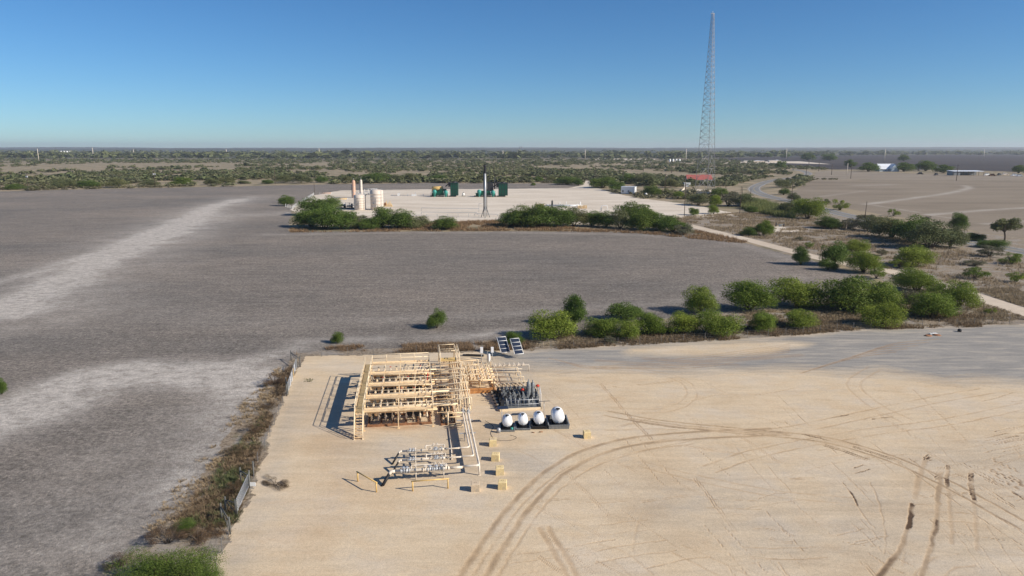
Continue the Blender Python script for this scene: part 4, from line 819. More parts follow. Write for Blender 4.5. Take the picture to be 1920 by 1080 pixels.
# looping lines to the right
t = at(thing('loop_lines', 'fan of long thin cream pipes looping right from the valve manifold to the ground', 'pipes'))
for k in range(8):
    v = 10.3 + k * .98; e = 20.2 + (k % 2) * .4 - .05 * k; mb = MB(); mb.pipe([(16.5, v, 1.15), (e, v, 1.0), (e, v - .1, -.05)] if k % 2 else [(16.5, v, .75), (e, v, .7), (e, v, -.05)], .055, 6); mb.build('loop_pipe', M['cream2'], t)
mb = MB()
for u in (18.4, 20.0): mb.tube([(u, 10.3, 0), (u, 10.3, 1.0)], .04, 5); mb.tube([(u, 17.3, 0), (u, 17.3, 1.0)], .04, 5); mb.tube([(u, 10.3, .62), (u, 17.3, .62)], .045, 5)
mb.build('support', M['galv'], t)
mb = MB(); mb.pipe([(16.6, 18.4, .9), (22.0, 18.4, .9), (22.0, 18.4, 0)], .06, 6); mb.pipe([(17, 18.0, .5), (21, 18.0, .5)], .05, 6)
for k in range(7): valve(mb, (17.3 + k * .65, 18.4, .9), (1, 0, 0), .1, .25)
mb.build('rear_valve_line', M['whitepipe'], t)
# dark skid with grey valves
t = at(thing('valve_skid', 'dark valve skid with grey pipes and two tall grey cylinders, behind the white tanks', 'valve skid'))
mb = MB(); mb.box((18.6, 7.0, .06), (4.6, 6.3, .06)); mb.build('drip_floor', M['grey'], t)
for a, b in (((16.2, 3.8), (21.0, 3.8)), ((16.2, 3.8), (15.9, 10.3))):
    mb = MB(); a, b = Vector((*a, .17)), Vector((*b, .17)); mb.box((a + b) / 2, ((b - a).length, .16, .28), rz=math.atan2((b - a).y, (b - a).x)); mb.build('edge_beam', M['cream2'], t)
for a, b in (((21.0, 3.8), (21.5, 10.3)), ((15.9, 10.3), (21.5, 10.3))):
    mb = MB(); a, b = Vector((*a, .17)), Vector((*b, .17)); mb.box((a + b) / 2, ((b - a).length, .14, .26), rz=math.atan2((b - a).y, (b - a).x)); mb.build('edge_beam', M['dark'], t)
for k in range(7):
    u = 17.0 + k * .52; mb = MB(); mb.pipe([(u - .9, 10.4, .2), (u - .7, 9.9, 1.3), (u - .2, 8.3, 1.3)], .085, 7); mb.build('yellow_pipe', M['cream'], t)
    mb = MB(); mb.pipe([(u - .2, 8.3, 1.3), (u + .1, 6.6, 1.0), (u + .15, 5.4, .9), (u + .15, 5.2, .15)], .09, 8); mb.build('grey_pipe', M['grey'], t)
    for j, v in enumerate((8.0, 7.2, 6.4, 5.7)):
        mb = MB(); valve(mb, (u + .0 + j * .04, v, 1.25 - j * .1), (0, 1, 0), .11, .45); o = mb.build('valve', M['grey'] if (j + k) % 3 else M['dark'], t)
        if j % 2 == 0: mb = MB(); ring(mb, (u + j * .04, v, 1.95 - j * .1), .15, (0, 0, 1)); mb.build('hand_wheel', M['dark'], o)
for (u, v, h) in ((19.9, 5.9, 2.5), (20.45, 6.2, 2.3)):
    mb = MB(); mb.lathe([(0, 0), (.24, .02), (.26, .2), (.26, h - .25), (.18, h - .05), (.07, h), (.07, h + .25), (0, h + .25)], (u, v, .3), 14); mb.tube([(u, v, .05), (u, v, .4)], .1, 6)
    for z in (.8, 1.5, 2.1): flange(mb, (u, v, z), (0, 0, 1), .31, .06, 14)
    mb.build('tall_cylinder', M['grey'], t)
for (u, v, z) in ((19.2, 6.0, 1.7), (21.0, 6.0, 2.1)):
    mb = MB(); mb.lathe([(0, 0), (.2, .04), (.22, .1), (.12, .2), (0, .24)], (u, v, z), 10); ring(mb, (u, v, z + .05), .22, (0, 1, .3), .03); o = mb.build('red_actuator', M['red'], t); mb = MB(); mb.tube([(u, v, .1), (u, v, z)], .05, 6); valve(mb, (u, v, .8), (0, 1, 0), .12); mb.build('actuator_stem', M['grey'], t)
mb = MB()
for k in range(12): mb.box((16.5 + .1 * (k % 3), 4.4 + k * .48, .5), (.3, .2, .7))
for k in range(5): mb.tube([(15.7, 4.6 + k * 1.1, .3), (16.6, 4.6 + k * 1.1, .5)], .06, 6)
mb.build('side_block', M['dark'], t)
mb = MB()
for z in (.55, 1.1): mb.tube([(17.2, 4.35, z), (20.9, 4.35, z)], .035, 5)
for u in (17.2, 18.4, 19.7, 20.9): mb.tube([(u, 4.35, .1), (u, 4.35, 1.1)], .035, 5)
mb.build('front_rail', M['galv'], t)
mb = MB(); mb.pipe([(21.1, 4.3, .1), (21.1, 4.3, 1.8), (21.35, 6.6, 1.8), (21.35, 6.6, .1)], .045, 6); mb.build('side_rail', M['white'], t)
# ---- chemical tanks in their containment trays
def chem(u, v, r, ln, tray, trayh, lab, dark):
    p = L(u, v); t = thing('chemical_tank', lab, 'tank', p, TH - R(5), 'white chemical tanks in black trays')
    base = .4
    T_ = Matrix.Translation((0, 0, base + r)) @ Matrix.Rotation(math.pi / 2, 4, 'X'); n = 20
    prof = [(0, -ln / 2 - r * .38), (r * .45, -ln / 2 - r * .34), (r * .8, -ln / 2 - r * .18), (r, -ln / 2)]
    for q in np.linspace(-ln / 2, ln / 2, 7)[1:-1]: prof += [(r * 1.0, q - .05), (r * 1.025, q), (r * 1.0, q + .05)]
    prof += [(r, ln / 2), (r * .8, ln / 2 + r * .18), (r * .45, ln / 2 + r * .34), (0, ln / 2 + r * .38)]
    mb = MB(); mb.lathe(prof, (0, 0, 0), n, T_); mb.lathe([(r * .38, 0), (r * .38, .1)], (0, -ln * .12, base + 2 * r - .04), 12); mb.build('tank_shell', M['poly'], t)
    mb = MB(); mb.lathe([(0, 0), (r * .36, 0), (r * .36, .09), (0, .1)], (0, -ln * .12, base + 2 * r + .03), 12); mb.build('lid', M['black'], t)
    mb = MB(); mb.lathe([(0, 0), (.06, 0), (.06, .1), (0, .12)], (0, -ln * .35, base + 2 * r - .02), 8); mb.tube([(0, -ln / 2 - r * .3, base + r * .5), (0, -ln / 2 - r * .7, base + r * .4)], .04, 6); mb.build('outlet_fitting', M['poly'] if dark else M['galv'], t)
    for q in (-ln * .32, ln * .32): mb = MB(); mb.box((0, q, base * .55), (r * 1.7, .12, base * .9)); mb.box((0, q, base + .05), (r * 1.2, .13, .2)); mb.build('saddle', M['black'], t)
    w, d = tray
    mb = MB(); k = .09; mb.box((0, 0, .07), (w - .1, d - .1, .02))
    for sx in (-1, 1): mb.box((sx * w / 2, 0, trayh / 2), (.05, d, trayh), ry=sx * .12); mb.box((sx * (w / 2 + .03), 0, trayh), (.12, d + .1, .04))
    for sy in (-1, 1): mb.box((0, sy * d / 2, trayh / 2), (w, .05, trayh), rx=-sy * .12); mb.box((0, sy * (d / 2 + .03), trayh + .003), (w + .1, .12, .04))
    tr_ = mb.build('containment_tray', M['black'] if dark else M['grey'], t)
    mb = MB(); mb.box((0, 0, .085), (w - .14, d - .14, .01)); mb.build('tray_floor', M['black'], tr_)
    return t
t1 = chem(16.35, -1.3, .55, 1.15, (1.5, 2.0), .22, 'leftmost white chemical tank, with a small green bucket at its front', False)
chem(18.1, -1.1, .54, 1.15, (1.5, 2.0), .22, 'second white chemical tank from the left in a low grey edged tray', False)
chem(19.88, -1.05, .58, 1.2, (1.5, 2.0), .34, 'third white chemical tank, in an all black tray beside the largest tank', True)
chem(22.05, -.85, .69, 1.6, (2.2, 2.9), .48, 'largest white chemical tank on the right, in the deep grey and black tray', False)
mb = MB(); mb.lathe([(0, 0), (.14, 0), (.16, .3), (0, .3)], L(16.75, -2.1, .1), 10); o = mb.build('bucket', M['teal']); tag(o, 'small green bucket in the tray of the leftmost white tank', 'bucket')
mb = MB(); mb.lathe([(0, 0), (.2, 0), (.2, .4), (.12, .5), (0, .5)], L(15.3, -2.3, .02), 12); o = mb.build('drum', M['galv']); tag(o, 'small grey canister on the gravel left of the leftmost white tank', 'canister')
mb = MB(); mb.tube([L(19.6, -2.9, .08), L(20.0, -2.9, .08)], .05, 6); mb.tube([L(18.8, -2.8, .05), L(19.1, -3.0, .05)], .05, 6); o = mb.build('pipe_offcut', M['rust']); tag(o, 'rusty pipe scraps lying in front of the black tray', 'scrap')
for (u, v, w, lab) in ((15.9, -.2, 0, 'small dark solar panel on a pole at the left corner of the valve skid'), (20.9, 1.2, 1, 'small dark solar panel on a pole above the largest white tank')):
    p = L(u, v); t = thing('small_solar_panel', lab, 'solar panel', p, TH, 'small pole mounted solar panels'); mb = MB(); mb.tube([(0, 0, 0), (0, 0, 2.0)], .03, 6); mb.build('pole', M['galv'], t)
    mb = MB(); mb.box((.0 if w else .1, 0, 2.0), (1.2, .85 if w else .6, .04), rx=R(-18 if w else 8)); mb.build('panel', M['panel'], t)
# cable hose on the ground
mb = MB(); mb.tube([L(*q, .03) for q in smooth([(14.2, 1.2), (14.9, -.5), (14.4, -2.5), (14.8, -4.2), (16.2, -4.6), (17.0, -3.9), (16.4, -3.2)], 5)], .022, 5); o = mb.build('hose', M['dark']); tag(o, 'thin dark hose curling over the gravel left of the white tanks', 'hose')
# ---- three meter runs
def run(k, v, u0, u1, lab, big):
    t = at(thing('meter_run', lab, 'meter run', group='horizontal meter runs')); r = .095 if not big else .15; z = 1.0
    mb = MB(); mb.tube([(u0, v, z), (u1, v, z)], r, 10); mb.pipe([(u1, v, z), (10.7, v, z)], r * .8, 9)
    mb.lathe([(0, -.06), (r * 1.0, -.03), (r * 1.0, .06)], (u0, v, z), 10, Matrix.Rotation(math.pi / 2, 4, 'Y')); mb.build('run_pipe', M['whitepipe'], t)
    mb = MB(); x0 = u0 + 2.4 if not big else u0 + 1.6; mb.pipe([(x0, v, z), (x0, v + .75, z + .12), (9.25, v + .75, z + .12), (9.25, v, z)], .065, 7, .12); mb.build('bypass_pipe', M['whitepipe'], t)
    for u in (u0 + .9, u0 + 1.2, u0 + 2.9, u0 + 3.3, u0 + 3.9, u1 - .35, u1 - .75):
        mb = MB(); valve(mb, (u, v, z), (1, 0, 0), r * .95, .12); mb.build('valve', M['galv'] if u not in (u0 + 2.9, u1 - .35) else M['whitepipe'], t)
    mb = MB()
    for u in (u0 + .6, u0 + 2.0, u0 + 4.4): flange(mb, (u, v, z), (1, 0, 0), r * 1.7, .07)
    mb.build('flange', M['grey'], t)
    for u in (8.2, 8.55): mb = MB(); valve(mb, (u, v + .75, z + .12), (1, 0, 0), .065, .12); mb.build('bypass_valve', M['whitepipe'], t)
    mb = MB(); mb.pipe([(u0 + .1, v, z), (u0 - .12, v, z), (u0 - .25, v - .12, z - .18)] if not big else [(u0 + .1, v, z), (u0 - .25, v, z), (u0 - .42, v - .15, z - .2)], r * 1.05, 9, .15); mb.build('elbow', M['whitepipe'], t)
    mb = MB(); mb.tube([(u0 - .22, v - .1, z - .12), (u0 - .95, v - .75, -.1)] if not big else [(u0 - .4, v - .12, z - .15), (u0 - 1.1, v - .8, -.1)], r, 9); mb.build('drop_leg', M['black'], t)
    for u in (6.4, 8.95): mb = MB(); mb.tube([(u, v, 0), (u, v, z - .1)], .045, 6); mb.tube([(u, v + .75, 0), (u, v + .75, z)], .045, 6); mb.box((u, v + .37, z - .2), (.09, .9, .08)); mb.build('support_leg', M['whitepipe'], t)
    return t
run(0, -7.95, 5.0, 9.2, 'rear meter run of the three, slim white pipe with a raised bypass', False)
run(1, -10.0, 5.0, 9.2, 'middle meter run of the three, slim white pipe with valves', False)
run(2, -12.25, 4.4, 9.5, 'front meter run, the thickest of the three, nearest the yellow barrier', True)
mb = MB(); mb.tube([(10.0, -.2, .1), (10.0, -6, .1), (9.9, -8.5, .1)], .06, 7); o = at(mb.build('ground_pipe', M['whitepipe'])); tag(o, 'white pipe lying on the ground in the shade of the pipe rack', 'pipe')
def barrier(a, b, lab):
    A, B_ = Vector((*a, 0)), Vector((*b, 0)); t = thing('pipe_barrier', lab, 'barrier', A, 0, 'yellow pipe barriers'); d = B_ - A; e = d.normalized() * .12
    mb = MB(); mb.tube([-e + Vector((0, 0, .95)), d + e + Vector((0, 0, .95))], .06, 8); mb.build('rail', M['yellow'], t)
    for q in (Vector(), d): mb = MB(); mb.tube([q, q + Vector((0, 0, .95))], .065, 8); mb.build('post', M['yellow'], t)
g0, g1 = G(774, 921), G(840, 916); barrier((g0.x, g0.y), (g1.x, g1.y), 'yellow pipe barrier lying parallel to the front meter run'); g0, g1 = G(671, 903), G(706, 923); barrier((g0.x, g0.y), (g1.x, g1.y), 'yellow pipe barrier set at an angle left of the meter runs')
# ---- concrete blocks
for i, (x, y, mm, lab) in enumerate([(924, 838, 'conc', 'rearmost block of the row right of the meter runs, yellow with a bare top'), (929, 866, 'conc', 'cream block, second from the rear in the row right of the meter runs'), (937, 892, 'conc', 'cream block, third from the rear in the row right of the meter runs'), (942, 919, 'conc', 'nearest cream block of the row right of the meter runs'), (891, 923, 'conc2', 'pale bare concrete block with a stained grey top, left of the nearest cream block'), (1101, 823, 'conc', 'lone yellow block on the gravel right of the largest white tank')]):
    p = G(x, y); mb = MB(); s_ = .37; hh = .72; b = .03; w = s_
    pr_ = [(-w, 0), (w, 0)]; V = []
    for z, q in ((0, w), (hh - b, w), (hh, w - b)): V += [(-q, -q, z), (q, -q, z), (q, q, z), (-q, q, z)]
    mb.add(V, [(0, 1, 5, 4), (1, 2, 6, 5), (2, 3, 7, 6), (3, 0, 4, 7), (4, 5, 9, 8), (5, 6, 10, 9), (6, 7, 11, 10), (7, 4, 8, 11), (8, 9, 10, 11), (3, 2, 1, 0)])
    root = thing('concrete_block', lab, 'block', (p.x, p.y + s_, 0), R([4, -6, 3, -4, 2, 5][i]), 'concrete blocks on the gravel'); mb.build('block_body', M[mm], root)
    mb = MB(); mb.tube([(-.1, 0, hh - .02), (-.1, 0, hh + .07), (.1, 0, hh + .07), (.1, 0, hh - .02)], .014, 5); mb.build('lifting_loop', M['rust'], root)
    if i == 0: mb = MB(); mb.box((0, -.03, hh + .006), (.62, .3, .008)); mb.build('bare_patch', M['conc2'], root)
# ---- solar arrays, boxes
for (x, y, lab) in ((945, 665, 'left one of the two tilted four panel solar arrays'), (970, 668, 'right one of the two tilted four panel solar arrays')):
    p = G(x, y); t = thing('solar_array', lab, 'solar panel', p, R(16), 'four panel solar arrays on posts'); mb = MB(); mb.tube([(0, 0, 0), (0, 0, 1.5)], .05, 8); mb.build('post', M['galv'], t)
    tl = R(34)
    M4 = lambda q, z=0: Vector((q[0] - .1, q[1] * math.cos(tl) - z * math.sin(tl), 1.55 + q[1] * math.sin(tl) + z * math.cos(tl)))
    mb = MB()
    for u in (-.68, .68): mb.tube([M4((u, -1.5)), M4((u, 1.5))], .05, 4)
    for q in (-1.5, -.75, 0, .75, 1.5): mb.tube([M4((-.68, q)), M4((.68, q))], .05, 4)
    mb.build('frame', M['white'], t)
    for q in (-1.12, -.37, .37, 1.12):
        mb = MB(); mb.box(M4((0, q), .03), (1.2, .62, .03), rx=tl); mb.build('panel', M['panel'], t)
def boxpost(x, y, w, h, z, lab):
    p = G(x, y); t = thing('instrument_box', lab, 'cabinet', p, R(4), 'white cabinets on posts'); mb = MB(); mb.tube([(0, 0, 0), (0, 0, z)], .04, 6); mb.build('post', M['galv'], t)
    mb = MB(); mb.box((0, -.05, z + h / 2 - .15), (w, .35, h)); mb.build('cabinet', M['white'], t); mb = MB(); mb.box((0, -.235, z + h / 2 - .15), (w * .86, .02, h * .9)); mb.build('cabinet_door', M['poly'], t)
boxpost(903, 676, .42, .85, 1.3, 'white instrument cabinet on a post, left of the two'); boxpost(923, 675, .4, .78, 1.3, 'white instrument cabinet with stepped top on a post, right of the two')
p = G(917, 682); t = thing('surge_pot', 'slim white vertical cylinder standing below the two white cabinets', 'vessel', p); mb = MB(); mb.lathe([(0, .3), (.17, .34), (.19, .45), (.19, 1.35), (.14, 1.45), (0, 1.5)], (0, 0, 0), 14); mb.build('vessel', M['white'], t); mb = MB(); mb.tube([(-.26, 0, 0), (-.26, 0, 1.9)], .04, 6); mb.tube([(0, 0, 0), (0, 0, .4)], .06, 6); mb.build('mast', M['grey'], t)
mb = MB()
for dx in (0, .5): mb.box((dx, 0, .15), (2.6, .4, .22), rz=R(-6))
o = mb.build('plank_stack', M['dark']); o.location = G(884, 668); tag(o, 'dark flat boards lying on the gravel left of the white cabinets', 'boards')
# ---- T-post fences, gates
def fence(name, lab, pts, step, h=1.25, wires=4, mt='wire', pr_=.022):
    p = [Vector((*G(*q)[:2], 0)) for q in pts]; t = thing(name, lab, 'fence', p[0]); line = []
    for a, b in zip(p[:-1], p[1:]):
        n = max(1, round((b - a).length / step)); line += [a.lerp(b, i / n) for i in range(n)]
    line.append(p[-1]); line = line[:100]
    for q in line: mb = MB(); d = q - p[0]; mb.box(d + Vector((0, 0, h / 2)), (pr_ * 2.2, pr_ * 2.2, h)); mb.box(d + Vector((0, 0, h - .07)), (pr_ * 2.6, pr_ * 2.6, .13)); mb.build('post', M[mt], t)
    mb = MB()
    for k in range(wires):
        z = .3 + (h - .4) * k / (wires - 1)
        for a, b in zip(line[:-1], line[1:]): mb.tube([a - p[0] + Vector((0, 0, z)), b - p[0] + Vector((0, 0, z))], .007, 3, cap=False)
    mb.build('wire', M['wire'], t); return t
fence('wire_fence', 'wire fence on thin steel posts along the left gravel edge between the two gates', [(476, 897), (484, 870), (497, 842), (515, 797), (531, 761), (537, 742)], 2.6)
fence('wire_fence', 'wire fence on thin steel posts from the left gate down to the bottom edge', [(429, 1003), (417, 1038), (396, 1120)], 2.6)
fence('wire_fence', 'wire fence behind the steel platform along the ploughed field', [(563, 668), (603, 669), (700, 664), (860, 659), (990, 656)], 3.6)
fence('wire_fence', 'wire fence between the gravel and the bushy berm', [(990, 656), (1240, 643), (1440, 631), (1600, 618), (1760, 611), (1925, 606)], 3.4)
def hbrace(x, y, x2, y2, lab, name='fence_brace'):
    a, b = G(x, y), G(x2, y2); t = thing(name, lab, 'fence brace', a, 0, 'dark pipe gate braces'); d = b - a
    for q in (Vector(), d): mb = MB(); mb.tube([q, q + Vector((0, 0, 1.5))], .07, 8); mb.build('post', M['woodl'], t)
    mb = MB(); mb.tube([Vector((0, 0, 1.2)), d + Vector((0, 0, 1.2))], .05, 6); mb.tube([Vector((0, 0, .15)), d + Vector((0, 0, 1.2))], .03, 6); mb.build('rail', M['woodl'], t)
hbrace(432, 1002, 416, 975, 'dark pipe brace at the near end of the left gate'); hbrace(445, 968, 424, 962, 'dark pipe brace beside the gate hinge post'); hbrace(468, 915, 452, 905, 'dark pipe brace at the far end of the left gate')
def gate(a, b, lab, bars, m1, h=1.3):
    A, B_ = G(*a), G(*b); t = thing('farm_gate', lab, 'gate', A, 0, 'farm gates in the left fence'); d = B_ - A; ang = math.atan2(d.y, d.x)
    mb = MB(); mb.pipe([Vector((0, 0, .2)), Vector((0, 0, h)), d + Vector((0, 0, h)), d + Vector((0, 0, .2)), Vector((0, 0, .2))], .03, 6); mb.build('gate_frame', M[m1], t)
    for k in range(bars): z = .35 + (h - .35) * k / bars; mb = MB(); mb.tube([Vector((0, 0, z)), d + Vector((0, 0, z))], .024, 5); mb.build('bar', M[m1], t)
    for q in (Vector(), d): mb = MB(); mb.tube([q * 1.03, q * 1.03 + Vector((0, 0, 1.5))], .07, 8); mb.build('post', M['woodl'], t)
    return t
t = gate((443, 968), (468, 912), 'long grey tube gate standing in the left fence near the bottom', 5, 'galv')
mb = MB(); mb.box(tuple(G(474, 908, .7) - t.location), (.5, .05, .35)); mb.build('sign_plate', M['white'], t)
p = G(476, 893); mb = MB(); mb.tube([(0, 0, 0), (0, 0, 1.5)], .08, 8); o = mb.build('fence_post', M['woodl']); o.location = p; tag(o, 'short dark post just beyond the left gate', 'post')
t = gate((538, 743), (556, 690), 'pale tube gate in the upper left fence with whitish uprights', 4, 'galv')
A = G(538, 743)
for i, f in enumerate((.35, .5, .65, .8)):
    q = (G(556, 690) - A) * f; mb = MB(); mb.box(q + Vector((0, 0, .6)), (.1, .1, 1.3)); mb.build('upright', M['white'] if i != 2 else M['yellow'], t)
hbrace(563, 688, 546, 676, 'dark pipe brace behind the upper left gate'); hbrace(540, 740, 537, 728, 'dark pipe brace in front of the upper left gate')
# rusty tank heads half buried at the back of the pad
for (x, y, rz, lab) in ((1741, 630, .2, 'left rusty dished plate lying on the grey gravel at the back of the pad'), (1757, 629, -.3, 'right rusty dished plate lying on the grey gravel at the back of the pad')):
    p = G(x, y); mb = MB(); mb.lathe([(1.15, 0), (1.1, .16), (.8, .38), (.4, .48), (0, .52)], (0, 0, 0), 18); mb.lathe([(1.16, 0), (1.2, .04), (1.15, .09)], (0, 0, 0), 18); o = mb.build('dished_plate', M['rust']); o.location = p; o.rotation_euler = (R(6), R(5), rz); o.scale = (.6, .4, .45); tag(o, lab, 'scrap', 'rusty tank heads')
mb = MB(); mb.box((0, 0, .1), (1.2, .5, .2)); mb.box((.2, .1, .22), (.7, .3, .05)); o = mb.build('white_slab', M['white']); o.location = G(1750, 627); tag(o, 'white flat block between the two rusty dished plates', 'slab')
mb = MB(); mb.lathe([(0, 0), (.3, 0), (.32, .4), (.2, .5), (0, .5)], (0, 0, 0), 10); o = mb.build('drum', M['dark']); o.location = G(1799, 622); tag(o, 'small dark barrel by the fence right of the rusty plates', 'barrel')
# ------------------------------------------------------------------ far gravel pad
def at2(x, y): p = G(x, y); return p, PPM(p.y)
# tanks
def vtank(x, y, w, h, lab, m='tan'):
    p, s = at2(x, y); r = w / s / 2; hh = h / s; t = thing('storage_tank', lab, 'tank', (p.x, p.y + r, 0), 0, 'upright tan storage tanks')
    mb = MB(); prof = [(r, 0)]
    for k in range(1, 6): z = hh * k / 6; prof += [(r, z - .04), (r * 1.012, z), (r, z + .04)]
    prof += [(r, hh), (r * .6, hh + r * .12), (0, hh + r * .18)]; mb.lathe(prof, (0, 0, 0), 28); mb.build('tank_shell', M[m], t)
    mb = MB(); mb.tube([(r * .8, -r * .75, 0), (r * .8, -r * .75, hh + 1)], .06, 5); mb.tube([(r * .95, -r * .6, 0), (r * .95, -r * .6, hh + 1)], .06, 5)
    for k in range(18): z = hh * k / 18; mb.tube([(r * .8, -r * .75, z), (r * .95, -r * .6, z)], .03, 4)
    mb.build('ladder', M['galv'], t); mb = MB(); mb.lathe([(0, 0), (.4, 0), (.4, .4), (0, .5)], (0, 0, hh + r * .15), 10); mb.build('hatch', M['galv'], t)
    mb = MB(); mb.tube([(0, -r - .05, hh * .62), (0, -r - .15, hh * .1)], .08, 5); mb.box((-r * .3, -r * .98, hh * .35), (.5, .15, .8)); mb.build('gauge', M['grey'], t); return t, r, hh
vtank(673, 394, 22, 27, 'left tan storage tank of the pair, with a diagonal stair on its face'); vtank(705, 394, 24, 36, 'right tan storage tank of the pair, the taller one')
def column(x, y, w, h, mt, lab):
    p, s = at2(x, y); r = w / s / 2; hh = h / s; t = thing('process_column', lab, 'column', p, 0, 'slender process columns')
    mb = MB(); mb.lathe([(r * 1.15, 0), (r * 1.15, .5), (r, .6), (r, hh * .9), (r * .85, hh * .96), (r * .4, hh), (0, hh)], (0, 0, 0), 16); mb.build('column_shell', M[mt], t)
    mb = MB(); mb.tube([(0, 0, hh), (0, 0, hh + 1.0)], r * .25, 6); mb.tube([(-r * 1.25, -.1, .5), (-r * 1.25, -.1, hh * .75)], .14, 6); mb.build('vent', M['grey'], t)
    for z in (.3, .62): mb = MB(); mb.lathe([(r, hh * z), (r * 1.1, hh * z + .1), (r, hh * z + .2)], (0, 0, 0), 16); mb.build('band', M['galv'], t)
column(664, 371, 6.5, 33, 'pink', 'left process column, thicker and pinkish tan, behind the tanks'); column(678, 371, 4.6, 34, 'tan', 'right process column, slimmer and cream, behind the tanks')
# stair and walkway over the tanks
p, s = at2(690, 392); t = thing('tank_walkway', 'steel walkway with railings joining the two tan tanks', 'walkway', p)
hh = 27 / s
mb = MB(); mb.box((-1, 0, hh), (10, 1.0, .15)); mb.build('deck', M['grey'], t); mb = MB(); rails(mb, (-6, -.5), (4, -.5), hh, 1.2, 1.6, .07); rails(mb, (-1.5, .5), (4, .5), hh, 2.8, 2, .1); mb.build('handrail', M['white'], t)
mb = MB(); mb.box((-3.4, -1.2, hh / 2), (math.hypot(7, hh), .8, .25), ry=-math.atan2(hh, 6)); mb.build('stair', M['grey'], t)
for u in (-1.5, 1.6): mb = MB(); mb.tube([(u, 0, 0), (u, 0, hh)], .12, 6); mb.build('leg', M['galv'], t)
# clutter skid left of the tanks and below
t = thing('process_skid', 'dark tangled process skid with small vessels just left of the two tanks', 'process skid', G(648, 391)); r_ = random.Random(8)
mb = MB(); mb.box((0, 0, .25), (9.5, 3.5, .4)); mb.build('base', M['dark'], t)
for k in range(5): mb = MB(); mb.lathe([(0, -1.2), (.5, -1), (.5, 1), (0, 1.2)], (-3.6 + k * 1.7, r_.uniform(-1, 1), r_.uniform(1, 2)), 10, Matrix.Rotation(math.pi / 2, 4, 'Y') if k % 2 else None); mb.build('vessel', M['dark'] if k % 3 else M['tan'], t)
mb = MB()
for k in range(16): a = Vector((r_.uniform(-4.5, 4.5), r_.uniform(-1.6, 1.6), r_.uniform(.5, 3.4))); mb.pipe([(a.x, a.y, .3), a, (a.x + r_.uniform(-2, 2), a.y, a.z)], .13, 5)
mb.build('piping', M['grey'], t); mb = MB(); rails(mb, (-4.5, -1.7), (4.5, -1.7), 1.8, 1.2, 2, .07); mb.build('handrail', M['white'], t)
t = thing('pump_skid', 'small yellow and rust pump skid right of the taller tan tank', 'pump skid', G(727, 387)); mb = MB(); mb.box((0, 0, .2), (5, 2, .4)); mb.build('base', M['yellow'], t)
mb = MB()
for k in range(7): u = -2 + k * .65; mb.tube([(u, 0, .3), (u, 0, 1.4 + (k % 3) * .7)], .15, 6)
mb.tube([(-2.2, 0, 1.2), (2.2, 0, 1.2)], .14, 6); mb.build('piping', M['yellow'], t); mb = MB(); mb.box((-1.2, -.3, 1.3), (1, .8, 1.4)); mb.build('pump', M['rust'], t)
# pipework at the left of the pad
for i, (x, y, w, m_, lab) in enumerate([(610, 366, 7, 'pink', 'low pinkish pipe manifold near the far left corner of the far pad'), (640, 377, 6, 'yellow', 'low yellow pipe frame behind the tangled process skid')]):
    t = thing('pipe_stand', lab, 'pipe frame', G(x, y), 0); mb = MB()
    for k in range(4): mb.tube([(-w / 2, k * .8, 1.0 + k * .2), (w / 2, k * .8, 1.0 + k * .2)], .1, 6)
    mb.build('pipes', M[m_], t); mb = MB()
    for k in range(8): u = -w / 2 + k * w / 7; mb.tube([(u, (k % 4) * .8, 0), (u, (k % 4) * .8, 1.7)], .1, 6)
    mb.build('supports', M['white'], t)
# white rail fence around the pad
fence('rail_fence', 'white post and rail fence at the left end of the far gravel pad', [(536, 388), (548, 392), (560, 384), (590, 365)], 5, 1.6, 3, 'white', .12)
fence('rail_fence', 'thin pipe fence along the near side of the far gravel pad', [(740, 413), (800, 409), (898, 407)], 5, 1.8, 3, 'galv', .06)
mb = MB()
for (a, b, z) in (((790, 396), (898, 397), 1.6), ((790, 402), (895, 403), 1.1), ((890, 404), (933, 405), .8)):
    A, B_ = G(*a), G(*b); mb.pipe([A, A + Vector((0, 0, z)), B_ + Vector((0, 0, z)), B_], .11, 6)
A = G(898, 393); mb.pipe([A, A + Vector((0, 0, 3.0)), A + Vector((3.0, 0, 3.0))], .1, 6); o = mb.build('flare_line', M['galv']); tag(o, 'thin grey pipes running over the far pad to the foot of the flare stack', 'pipe')
# flare stack
p, s = at2(910, 408); t = thing('flare_stack', 'tall slim steel flare stack with a black tip standing between the far hedges', 'flare stack', p); hs_ = 97 / s; mb = MB(); mb.lathe([(0, 3.0), (.48, 3.2), (.48, hs_ - 2.5), (0, hs_ - 2.5)], (0, 0, 0), 14); mb.build('stack', M['galv'], t)
mb = MB(); mb.lathe([(.56, hs_ - 3.6), (.56, hs_ - .8), (.75, hs_ - .5), (.75, hs_), (.5, hs_)], (0, 0, 0), 14); mb.build('burner_tip', M['dark'], t)
mb = MB(); mb.tube([(-.72, 0, .5), (-.72, 0, hs_ - 3)], .14, 5); mb.tube([(.7, -.1, .5), (.7, -.1, hs_ - 3)], .13, 5); mb.build('pilot_pipe', M['dark'], t)
for a in (0, 2.1, 4.2): mb = MB(); mb.tube([(.2 * math.cos(a + .5), .2 * math.sin(a + .5), 5.5), (2.2 * math.cos(a + .5), 2.2 * math.sin(a + .5), 0)], .15, 6); mb.build('leg', M['grey'], t)
